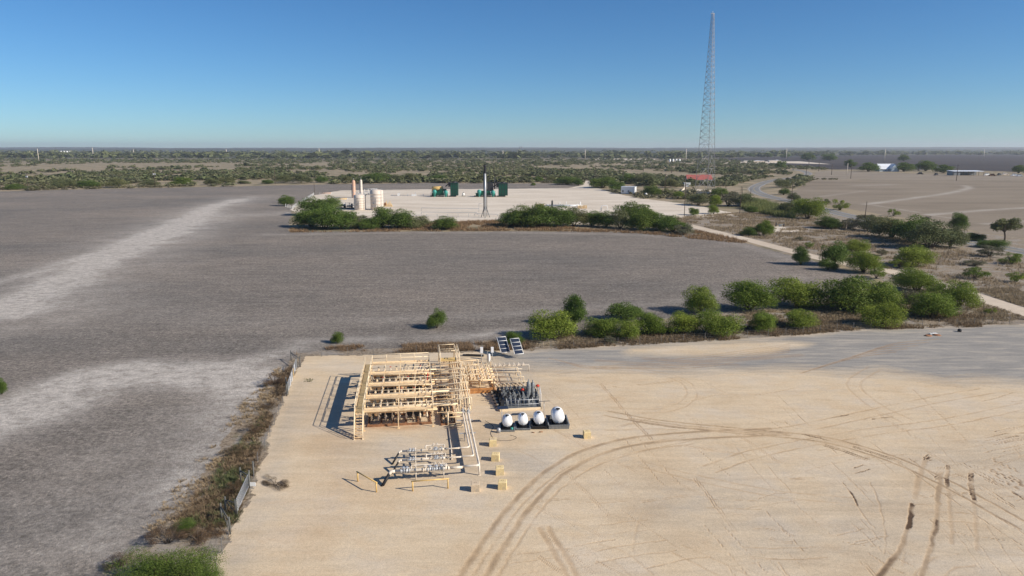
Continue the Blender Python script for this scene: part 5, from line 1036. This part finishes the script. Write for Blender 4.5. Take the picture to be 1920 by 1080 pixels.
# compressors
def compressor(x0, x1, y, ht, hx, lab, var):
    p, s = at2((x0 + x1) / 2, y); W_ = (x1 - x0) / s; t = thing('gas_compressor', lab, 'compressor', p, 0, 'green gas compressors'); k = W_ / 16.5; Hc = ht / s; r = random.Random(var)
    cw = W_ * .28; cx = W_ / 2 - cw / 2
    mb = MB(); mb.box((-W_ * .05, 1.5, .35), (W_ * .95, 4.0, .5)); mb.build('skid', M['dark'], t)
    mb = MB(); mb.box((cx, 1.5, Hc * .45 + .5), (cw, 5, Hc * .82)); c = mb.build('cooler_housing', M['green'], t)
    mb = MB(); mb.box((cx, 1.5, Hc * .9), (cw + .5, 5.4, .25)); 
    for q in (-1.3, 1.3): mb.lathe([(1.2, 0), (1.2, .8), (1.0, .8)], (cx, 1.5 + q, Hc * .9), 14)
    mb.build('fan_deck', M['dark'], c)
    mb = MB()
    for q in (-1, -.33, .33, 1): mb.box((cx + q * cw * .46, -1.05, Hc * .45 + .5), (.16, .12, Hc * .82))
    for q in (.2, .5, .8): mb.box((cx, -1.06, Hc * q), (cw, .1, .16))
    mb.build('cooler_rib', M['dark'], c)
    mb = MB(); mb.tube([(cx - cw / 2 - 3.2, 1, Hc * .66), (cx - cw * .4, 1, Hc * .95)], .35, 8); mb.box((cx - cw / 2 - .6, 1, Hc * .8), (1.4, 2.4, Hc * .3)); mb.build('air_duct', M['dark'], t)
    mb = MB(); mb.box((-W_ * .1, 1.4, 2.3), (W_ * .42, 2.2, 2.8)); mb.box((-W_ * .06, 1.4, 4.2), (W_ * .26, 1.2, 1.3)); mb.box((-W_ * .38, 1.4, 1.5), (W_ * .16, 1.8, 1.7)); mb.build('engine', M['green'], t)
    for u in (-W_ * .36, W_ * .06):
        mb = MB(); mb.lathe([(0, 0), (.6, .0), (.7, 1.2), (1.1, 1.6), (1.4, 2.5), (1.2, 3.4), (.7, 3.9), (0, 4.0)], (u, -.9, .6 if u < 0 else .1), 12); mb.tube([(u, -.9, 0), (u, -.9, .7)], .5, 6); mb.build('scrubber', M['teal'], t)
    mb = MB()
    for i in range(10): a = Vector((r.uniform(-W_ * .48, W_ * .15), r.uniform(-1.2, 2.5), r.uniform(1.2, 3.8))); mb.pipe([(a.x, a.y, .5), a, (a.x + r.uniform(-2, 2), a.y, a.z)], .16, 5)
    mb.build('piping', M['green'] if var == 1 else M['teal'], t)
    mb = MB(); rails(mb, (-W_ * .02, -1.4), (W_ * .16, -1.4), 2.4, 1.2, 1.4, .09); mb.box((W_ * .07, -1.2, 2.35), (W_ * .18, .9, .12)); mb.tube([(W_ * .16, -1.4, 0), (W_ * .16, -1.4, 2.4)], .1, 5); mb.tube([(0, -1.4, 0), (0, -1.4, 2.4)], .1, 5); mb.build('service_platform', M['white'], t)
    mb = MB()
    if hx: mb.lathe([(0, -3.8), (1.5, -3.5), (1.5, 3.5), (0, 3.8)], (-W_ * .27, 3.2, Hc * .5), 12, Matrix.Rotation(math.pi / 2, 4, 'Y')); mb.build('exhaust_silencer', M['yellow'], t)
    else: mb.box((-W_ * .03, 2, Hc * .66), (3.6, 2.6, Hc * .55)); mb.tube([(W_ * .1, 2, Hc * .5), (W_ * .1, 2, Hc * 1.3)], .3, 6); mb.tube([(-W_ * .06, 2, Hc * .5), (-W_ * .06, 2, Hc * 1.9)], .14, 6); mb.build('exhaust_stack', M['dark'], t)
    return t
compressor(808, 859, 369, 29, True, 'left green gas compressor with a yellow silencer and dark green cooler box', 1); compressor(890, 952, 369, 28, False, 'right green gas compressor partly behind the flare stack', 2)
t = thing('small_skid', 'small white and rust valve set between the two green compressors', 'valve set', G(869, 368)); mb = MB(); mb.lathe([(0, 0), (.7, .1), (.8, 1.2), (.4, 2.0), (0, 2.0)], (0, 0, .2), 10); mb.build('pot', M['white'], t); mb = MB(); mb.box((0, .2, .15), (2.6, 1.5, .3)); mb.lathe([(0, 0), (.4, .1), (0, .6)], (0, 0, 2.2), 8); mb.build('base', M['dark'], t)
t = thing('suction_line', 'thin pipes with small valves running left from the left compressor', 'pipe', G(750, 368)); mb = MB(); mb.tube([(-6, 0, .6), (24, 0, .8)], .16, 6)
for k in range(6): mb.tube([(-5 + k * 5, 0, 0), (-5 + k * 5, 0, 1.6 + (k % 2))], .14, 6)
mb.build('line', M['galv'], t); mb = MB(); mb.box((-1, 0, 1), (1.2, 1, 1.6)); mb.box((9, 0, .7), (3, .8, 1.2)); mb.build('valve_box', M['white'], t)
# valve yard behind the hedge
t = thing('valve_yard', 'yellow and white valve yard showing above the middle far hedge', 'valve yard', G(1050, 390)); r_ = random.Random(4); mb = MB()
for k in range(18): u = r_.uniform(-12, 13); v = r_.uniform(-2, 8); mb.tube([(u, v, 0), (u, v, r_.uniform(1.2, 3.2))], .14, 5)
mb.build('bollard', M['white'], t)
mb = MB()
for k in range(5): mb.tube([(-11, k * 1.8 - 1, 1.2), (12, k * 1.8 - 2.5, 1.2)], .14, 6)
mb.build('header_pipe', M['galv'], t); mb = MB()
for k in range(7): mb.pipe([(-13 + k * .7, 2, 0), (-13 + k * .7, 2, 1.8), (-12 + k * .7, -.5, 1.8), (-12 + k * .7, -.5, 0)], .15, 5); mb.pipe([(9 + k * .7, -2, 0), (9 + k * .7, -2, 1.6), (9 + k * .7, -4, 1.6), (9 + k * .7, -4, 0)], .15, 5)
mb.build('yellow_pipe', M['yellow'], t); mb = MB(); mb.lathe([(0, 0), (.45, 0), (.45, 3.6), (0, 4)], (-4, 1, 0), 8); mb.build('dark_column', M['dark'], t)
t = thing('pipe_arch', 'small white tent shaped pipe arch above the right far hedge', 'pipe', G(1132, 397)); mb = MB(); mb.pipe([(-2, 0, 0), (-1, 0, 3), (1.5, 0, 3), (2.2, 0, 0)], .16, 6); mb.build('arch', M['white'], t); mb = MB(); mb.tube([(-1, 1, 0), (-1, 1, 2)], .12, 5); mb.build('post', M['grey'], t)
# white shed
p, s = at2(1180, 364); t = thing('white_shed', 'white portable equipment shed at the back right of the far gravel pad', 'shed', (p.x, p.y + 3, 0), R(-22)); ww = 26 / s; hh = 12.5 / s
mb = MB(); mb.box((0, 0, hh / 2 + .3), (ww, 5.5, hh)); mb.build('wall', M['white'], t); mb = MB(); mb.box((0, 0, hh + .38), (ww + .3, 5.8, .16)); mb.build('roof', M['roofw'], t)
for u in (-ww * .36, ww * .05): mb = MB(); mb.box((u, -2.78, 1.9), (1.0, .1, 1.4)); mb.build('vent', M['grey'], t)
mb = MB(); mb.box((ww / 2 + .03, 0, 1.6), (.1, 1.1, 2.3)); mb.build('door', M['galv'], t)
t = thing('generator_set', 'small dark generator with white tank standing right of the white shed', 'generator', G(1206, 369)); mb = MB(); mb.box((0, 0, .8), (3.2, 1.4, 1.2)); mb.tube([(-3, 0, 0), (-3, 0, 2.6)], .35, 6); mb.build('engine', M['dark'], t); mb = MB(); mb.lathe([(0, 0), (.8, .1), (.8, 1.8), (0, 2.1)], (1.6, -.5, .4), 10); mb.build('tank', M['white'], t); mb = MB(); mb.box((3.6, 0, .7), (2.6, 1.3, .9)); mb.build('frame', M['grey'], t)
# ------------------------------------------------------------------ radio tower
p, s = at2(1319, 358); 
zt = 120
while prj(p.x, p.y, zt)[1] > 25: zt += 1
t = thing('radio_tower', 'tall grey lattice radio tower rising high above the horizon', 'radio tower', p, R(3)); hb = 36 / s; ht_ = 5 / s
def tp(k, z):
    f = z / zt; w = (hb + (ht_ - hb) * f) / math.sqrt(3); a = [R(205), R(285), R(-28)][k]
    if k == 1: a = R(272)
    return Vector((w * math.cos(a), w * math.sin(a), z))
for k in range(3): mb = MB(); mb.tube([tp(k, 0), tp(k, zt * .5), tp(k, zt)], .19, 6, .11); mb.build('leg', M['tower'], t)
zs = [0, 8, 16, 25, 33]; 
while zs[-1] < zt - 2.5: zs.append(zs[-1] + max(2.4, 5.6 * (1 - zs[-1] / zt * .55)))
zs[-1] = zt
for a, b in ((0, 1), (1, 2), (2, 0)):
    mb = MB()
    for i, (z0, z1) in enumerate(zip(zs[:-1], zs[1:])):
        mb.tube([tp(a, z1), tp(b, z1)], .07, 4)
        if i < 4: m_ = (tp(a, z1) + tp(b, z1)) / 2; mb.tube([tp(a, z0), m_], .1, 4); mb.tube([tp(b, z0), m_], .1, 4); q = (tp(a, z0) + m_) / 2; mb.tube([q, tp(a, (z0 + z1) / 2)], .06, 4); q = (tp(b, z0) + m_) / 2; mb.tube([q, tp(b, (z0 + z1) / 2)], .06, 4)
        else: mb.tube([tp(a, z0), tp(b, z1)], .085, 4); mb.tube([tp(b, z0), tp(a, z1)], .085, 4)
    mb.build('bracing', M['tower'], t)
mb = MB(); mb.tube([(0, 0, zt), (0, 0, zt + 1.5)], .1, 5); mb.box((0, 0, zt), (2.6, .3, .3)); mb.build('antenna', M['white'], t)
# fence and concrete compound round the tower
mb = MB(); P_ = gp([(1276, 363), (1330, 366), (1345, 357), (1290, 354)]); mb.add([(x, y, .03) for x, y in P_], [(0, 1, 2, 3)]); o = mb.build('tower_compound', M['calw']); o['kind'] = 'structure'
t = thing('compound_wall', 'low whitish panel fence around the foot of the radio tower', 'fence'); mb = MB()
for a, b in (((1277, 363), (1332, 366)), ((1277, 363), (1284, 355))):
    A, B_ = G(*a), G(*b); d = B_ - A; n = 12
    for i in range(n): q = A + d * (i + .5) / n; mb.box(q + Vector((0, 0, 1.0)), (d.length / n * .96, .08, 1.9), rz=math.atan2(d.y, d.x))
mb.build('panels', M['whitepipe'], t); mb = MB()
for i in range(13): q = G(1277 + 55 * i / 12, 363 + 3 * i / 12); mb.tube([q, q + Vector((0, 0, 2.3))], .08, 5)
mb.build('posts', M['galv'], t)
# red roofed building
def house(name, lab, x, y, w, d, hw, hr, mw, mr, rz=0, ov=.4, nwin=3, group=None):
    p, s = at2(x, y); t = thing(name, lab, 'building', (p.x, p.y + d / 2, 0), rz, group); mb = MB(); mb.box((0, 0, hw / 2), (w, d, hw)); 
    for sx in (-1, 1): mb.add([(sx * w / 2, -d / 2, hw), (sx * w / 2, d / 2, hw), (sx * w / 2, 0, hw + hr)], [(0, 1, 2)])
    mb.build('wall', M[mw], t); mb = MB(); a = w / 2 + ov; b = d / 2 + ov; zz = hw - ov * hr / (d / 2)
    for sy in (-1, 1): mb.add([(-a, sy * b, zz), (a, sy * b, zz), (a, 0, hw + hr), (-a, 0, hw + hr), (-a, sy * b, zz + .15), (a, sy * b, zz + .15), (a, 0, hw + hr + .15), (-a, 0, hw + hr + .15)], [(0, 1, 2, 3), (4, 7, 6, 5), (0, 4, 5, 1), (0, 3, 7, 4), (1, 5, 6, 2)])
    mb.build('roof', M[mr], t)
    for i in range(nwin): u = -w / 2 + w * (i + .7) / (nwin + .4); mb = MB(); mb.box((u, -d / 2 - .03, hw * .55), (1.4, .08, 1.5)); mb.build('window', M['panel'], t)
    mb = MB(); mb.box((w * .42, -d / 2 - .03, 1.15), (1.2, .08, 2.3)); mb.build('door', M['grey'], t); return t
p, s = at2(1308, 348)
house('red_roofed_house', 'long low house with a faded red roof behind the radio tower', 1312, 344, 46 / PPM(G(1308, 344).y), 9, 3.4, 4.0, 'whitepipe', 'redroof', R(-3))
mb = MB(); mb.box((0, 0, 1.5), (5, 3, 3)); mb.box((0, 0, 3.1), (5.4, 3.4, .2)); o = mb.build('small_shed', M['white']); o.location = G(1288, 350); tag(o, 'little white shed at the left end of the red roofed house', 'shed')
# ------------------------------------------------------------------ farm
p, s = at2(1668, 322)
t = house('farmhouse', 'white roofed farmhouse with light blue walls between dark trees on the right', 1663, 321.5, 30 / s, 12, 4, 6, 'bluewall', 'roofw', R(2), 1, 4)
t2 = MB(); w_ = 12; t2.add([(-w_ / 2, -8, 4), (w_ / 2, -8, 4), (0, -8, 10), (-w_ / 2, 4, 4), (w_ / 2, 4, 4), (0, 4, 10)], [(0, 3, 5, 2), (1, 2, 5, 4)]); o = t2.build('front_gable_roof', M['roofw'], t); o.location = (8, -3, 0)
t2 = MB(); t2.box((8, -7.5, 2), (11, 6, 4)); t2.add([(2, -10.5, 4), (14, -10.5, 4), (8, -10.5, 9.6)], [(0, 1, 2)]); t2.build('front_gable_wall', M['bluewall'], t)
p, s = at2(1815, 329); w_ = 58 / s; t = thing('metal_shed', 'long open fronted shed with a white metal roof and dark interior', 'shed', (p.x, p.y + 6, 0), R(0)); mb = MB(); mb.box((0, 0, 5.0), (w_, 14, .3), rx=R(3)); mb.build('roof', M['roofw'], t)
mb = MB(); mb.box((0, 6, 2.4), (w_ * .96, .3, 4.8)); mb.box((-w_ * .48, 0, 2.4), (.3, 12, 4.8)); mb.box((-w_ * .36, -6, 2), (w_ * .2, .3, 4)); mb.build('wall', M['grey'], t)
for i in range(7): mb = MB(); mb.box((-w_ / 2 + w_ * i / 6, -6.2, 2.3), (.3, .3, 4.6)); mb.build('post', M['wood'], t)
def car(x, y, rz, m, lab, L_=4.6, hh=1.5, cat='car', name='parked_car'):
    p = G(x, y); t = thing(name, lab, cat, p, rz, 'vehicles by the long shed'); mb = MB()
    sec = [(-L_ / 2, .45, .75), (-L_ / 2 + .15, .9, .85), (-L_ * .32, .98, .88), (-L_ * .18, hh, .72), (L_ * .2, hh, .72), (L_ * .34, .98, .88), (L_ / 2 - .1, .85, .85), (L_ / 2, .45, .75)]
    V = []; 
    for u, z, w in sec: V += [(u, -w, .3), (u, w, .3), (u, w, z), (u, -w, z)]
    F_ = []
    for i in range(len(sec) - 1):
        a = i * 4; F_ += [(a, a + 4, a + 7, a + 3), (a + 3, a + 7, a + 6, a + 2), (a + 2, a + 6, a + 5, a + 1), (a + 1, a + 5, a + 4, a)]
    F_ += [(0, 3, 2, 1), (len(V) - 4, len(V) - 3, len(V) - 2, len(V) - 1)]; mb.add(V, F_); mb.build('body', M[m], t)
    mb = MB(); mb.box((0, 0, hh * .83), (L_ * .36, 1.62, hh * .2)); mb.build('window', M['panel'], t)
    for u in (-L_ * .31, L_ * .31):
        for v in (-.8, .8): mb = MB(); mb.tube([(u, v - .1, .33), (u, v + .1, .33)], .34, 10); mb.build('wheel', M['black'], t)
for x, y, m_, lab in ((1850, 329, 'white', 'white car parked right of the long shed'), (1860, 330, 'rust', 'rusty brown car right of the white car'), (1873, 329, 'dark', 'dark old car among the junk by the shed'), (1884, 328, 'tan', 'tan vehicle at the end of the junk row'), (1902, 330, 'white', 'white vehicle near the right edge beyond the junk row'), (1725, 327, 'dark', 'dark car between the farmhouse and the shed'), (1755, 329, 'dark', 'dark car parked on the track left of the shed'), (1911, 331, 'galv', 'grey vehicle at the far right by the tree')): car(x, y, vr.uniform(-.6, .6), m_, lab, 8, 2.6)
car(1487, 319.5, 1.2, 'grey', 'grey car driving on the far bend of the road', 6, 2.2, 'car', 'moving_car')
# far things
def tank_row(x0, dx, n, y, w, h, lab, grp, m='white'):
    for i in range(n):
        p, s = at2(x0 + i * dx, y); mb = MB(); r = w / s / 2; mb.lathe([(r, 0), (r, h / s), (r * .5, h / s * 1.08), (0, h / s * 1.1)], (0, 0, 0), 12); o = mb.build('far_tank', M[m]); o.location = (p.x, p.y, 0); tag(o, lab % ['first', 'second', 'third', 'fourth', 'fifth'][i], 'tank', grp)
tank_row(115, 5.6, 4, 288.5, 3.2, 5, '%s from the left of the four white tanks at the far left horizon', 'white tanks on the left horizon'); tank_row(1256, 6, 4, 304, 3.4, 5.5, '%s from the left of the white tanks left of the radio tower', 'white tanks by the radio tower')
mb = MB()
for k in range(6): mb.box((k * 16 - 40, 0, 4), (9, 8, 8 - (k % 3) * 2))
o = mb.build('far_equipment', M['tan']); o.location = G(157, 288.5); tag(o, 'low pale equipment beside the far left white tanks', 'equipment')
mb = MB()
for k in range(5): mb.box((k * 4 - 8, 0, 1), (3, 3, 2 - (k % 2) * .6))
o = mb.build('far_equipment', M['white']); o.location = G(1282, 304.5); tag(o, 'low white equipment right of the white tanks by the radio tower', 'equipment')
for (x, y, w, h, m_, lab) in ((1412, 303.5, 38, 2.6, 'whitepipe', 'long low pale building on the clearing left of the dark field'), (1452, 304, 22, 4.0, 'tan', 'pale boxy building at the right end of the clearing'), (1453, 293, 10, 1.8, 'roofw', 'tiny white roofed house at the edge of the dark field'), (955, 292, 9, 3.2, 'whitepipe', 'small pale building near the horizon, centre'), (870, 294, 8, 3, 'tan', 'low tan building among far trees left of centre'), (747, 281, 8, 1.2, 'roofw', 'tiny white roof near the horizon left of centre'), (241, 278.9 + 1.2, 6, 1.6, 'tan', 'tiny pale building on the far left skyline')):
    p, s = at2(x, y); w_ = w / s; h_ = h / s; t = thing('distant_building', lab, 'building', (p.x, p.y, 0)); mb = MB(); mb.box((0, 0, h_ * .4), (w_, w_ * .3, h_ * .8)); mb.build('wall', M[m_], t)
    mb = MB(); mb.box((0, 0, h_ * .85), (w_ * 1.04, w_ * .34, h_ * .1)); mb.box((w_ * .2, 0, h_ * .95), (w_ * .2, w_ * .2, h_ * .2)); mb.build('roof', M['roofw'], t)
p, s = at2(822, 293); t = thing('grain_tower', 'small tan tower with a rounded top far out on the plain', 'tower', p); mb = MB(); mb.lathe([(1.2 / s * 1.6, 0), (1.2 / s * 1.6, 8 / s), (0, 10.5 / s)], (0, 0, 0), 12); mb.build('silo', M['tan'], t); mb = MB(); mb.box((-3.5 / s, 0, 3 / s), (4 / s, 3 / s, 5.5 / s)); mb.build('annex', M['tan'], t)
p, s = at2(977, 284); t = thing('water_tower', 'tiny pair of tower tanks on the skyline left of centre', 'water tower', p)
for dx in (-1.6, 1.8): mb = MB(); mb.lathe([(.5 / s, 0), (.5 / s, 5 / s), (1.3 / s, 5.5 / s), (1.3 / s, 8.5 / s), (0, 9.5 / s)], (dx / s, 0, 0), 10); mb.build('tower_tank', M['grey'], t)
for i, (x, y0, y1) in enumerate([(57, 294, 284), (73, 303, 279.5), (175, 294, 277), (251, 292, 280), (425, 293, 280), (599, 295.5, 278.5), (772, 295.5, 282), (943, 296.5, 282), (1097, 297.5, 280.5), (1286, 303, 279.5), (1474, 297.5, 278.5), (1658, 302.5, 280.5), (1844, 297.5, 280.5)]):
    p, s = at2(x, y0); h = (y0 - y1) / s; t = thing('steel_pole', 'pale slender transmission pole, %s from the left of the line along the far plain' % ['first', 'second', 'third', 'fourth', 'fifth', 'sixth', 'seventh', 'eighth', 'ninth', 'tenth', 'eleventh', 'twelfth', 'thirteenth'][i], 'pole', p, 0, 'steel transmission poles'); mb = MB(); mb.tube([(0, 0, 0), (0, 0, h)], .85 / s * .8, 6, .5 / s * .8); mb.build('shaft', M['whitepipe'], t)
    mb = MB()
    for k in range(3): mb.box(((-1) ** k * 1.6, 0, h * (.95 - .08 * k)), (3.2, .3, .3))
    mb.build('arm', M['grey'], t)
# wooden utility poles
def pole(x, y, h, lab, arms=1, lean=0, xf=False, light=None):
    p, s = at2(x, y); hm = h / s; t = thing('utility_pole', lab, 'pole', p, vr.uniform(-.4, .4), 'wooden utility poles'); rr = max(.16, .55 / s); mb = MB(); mb.tube([(0, 0, -.1), (lean * hm * .5, 0, hm * .5), (lean * hm, 0, hm)], rr, 7, rr * .7); mb.build('shaft', M['wood'] if not light else M[light], t)
    for k in range(arms): mb = MB(); mb.box((lean * hm, .15, hm * (.95 - .12 * k)), (2.6 + rr, .16, .2)); a = mb.build('cross_arm', M['wood'], t); [MB().tube([(lean * hm + q, .15, hm * (.95 - .12 * k)), (lean * hm + q, .15, hm * (.95 - .12 * k) + .4)], .1, 5).build('insulator', M['galv'], a) for q in (-1.2, 1.2)]
    if xf: mb = MB(); mb.lathe([(0, 0), (.45, 0), (.45, 1.2), (0, 1.3)], (.6, 0, hm * .72), 10); mb.lathe([(0, 0), (.45, 0), (.45, 1.2), (0, 1.3)], (-.6, 0, hm * .72), 10); mb.build('transformer', M['galv'], t)
    return t, Vector((p.x + lean * hm, p.y, hm * .97))
UP = [(1283, 406, 62, 'tall bare utility pole at the right end of the far hedge', 0), (1247, 354, 28, 'utility pole with a pale lamp before the red roofed house', 1), (1387, 400, 50, 'plain utility pole left of the reeds', 0), (1391, 372, 22, 'short pole at the start of the road bend, left', 0), (1407, 372, 18, 'short pole in the road bend, second', 0), (1483, 391, 50, 'utility pole with cross arm standing by the reeds and road', 1), (1619, 430, 52, 'tall leaning utility pole before the brown field', 0),
 (291, 350, 30, 'utility pole with transformers at the far edge of the field, left of centre', 2), (53, 355, 30, 'utility pole with transformers at the far left', 2), (516, 345, 32, 'utility pole with cross arms right of the pole with transformers', 1), (725, 342, 34, 'thin pole in the scrub behind the tan tanks', 1), (590, 366, 22, 'dark post at the far left corner of the far gravel pad', 0), (926, 338, 30, 'thin pole behind the right compressor', 0), (949, 341, 10, 'short dark post behind the right compressor', 0), (1116, 332, 22, 'pole with cross arm beyond the far pad entrance', 1), (1168, 345, 30, 'faint pole behind the white shed', 1), (1206, 322, 14, 'small pole in scrub left of the tower', 1), (1259, 324, 14, 'small pole beyond the red roofed house', 1), (1284, 362, 26, 'pole touching the tower fence on the left', 1), (1361, 353, 16, 'small pole right of the radio tower', 1), (1381, 332, 26, 'utility pole in the scrub right of the tower', 1),
 (1511, 333, 24, 'dark pole beside the road left of the double pole', 1), (1516, 316, 16, 'far roadside pole, first beyond the bend', 0), (1535, 321, 17, 'far roadside pole, second beyond the bend', 0), (1559, 328, 20, 'far roadside pole, third beyond the bend', 0), (1588, 328, 22, 'pale pole of the pair in front of the farm track', 0), (1595, 335, 26, 'dark pole of the pair in front of the farm track', 1), (1793, 339, 30, 'utility pole standing before the long metal shed', 1), (1294, 350, 8, 'tiny pole by the little white shed', 0)]
tops = {}
for x, y, h, lab, a in UP: t, q = pole(x, y, h, lab, a, .035 if 'leaning' in lab else 0, a == 2, 'whitepipe' if 'pale pole' in lab else None); tops[(x, y)] = q
def wire(a, b, sag, r, lab):
    mb = MB(); A, B_ = a, b; mb.tube([A.lerp(B_, k / 10) - Vector((0, 0, sag * 4 * (k / 10) * (1 - k / 10))) for k in range(11)], r, 3, cap=False); o = mb.build('power_line', M['dark']); tag(o, lab, 'wire')
wire(tops[(1595, 335)], tops[(1793, 339)], 2.2, .09, 'overhead wire from the dark farm pole to the pole before the long shed'); wire(tops[(1511, 333)], tops[(1595, 335)], 1.2, .08, 'overhead wire from the roadside pole to the dark farm pole'); wire(tops[(53, 355)], tops[(291, 350)], 2.5, .06, 'overhead wire between the two poles with transformers'); wire(tops[(291, 350)], tops[(516, 345)], 2.5, .06, 'overhead wire from the second transformer pole to the right')
t = thing('pump_jack', 'small dark pump equipment on the small gravel square by the driveway', 'pump', G(1462, 425)); mb = MB(); mb.tube([(-1.5, 0, 0), (-1.5, 0, 1.6)], .2, 6); mb.tube([(1.6, 0, 0), (1.6, 0, 1.2)], .2, 6); mb.build('post', M['dark'], t); mb = MB(); mb.tube([(-1.5, 0, .9), (1.6, 0, .9)], .1, 6); mb.box((.2, 0, .4), (1, .6, .7)); mb.build('valve_line', M['grey'], t)
# ------------------------------------------------------------------ haze
def haze():
    mb = MB(); mb.box((0, 7300, 68.5), (31000, 16900, 143.0)); m = bpy.data.materials.new('haze_air'); m.use_nodes = True; n = m.node_tree.nodes; n.remove(n['Principled BSDF'])
    v = n.new('ShaderNodeVolumePrincipled'); v.inputs['Density'].default_value = 7e-5; v.inputs['Color'].default_value = (.88, .92, 1, 1); v.inputs['Anisotropy'].default_value = .2
    m.node_tree.links.new(v.outputs[0], n['Material Output'].inputs['Volume']); o = mb.build('haze', m); o['kind'] = 'stuff'
haze()
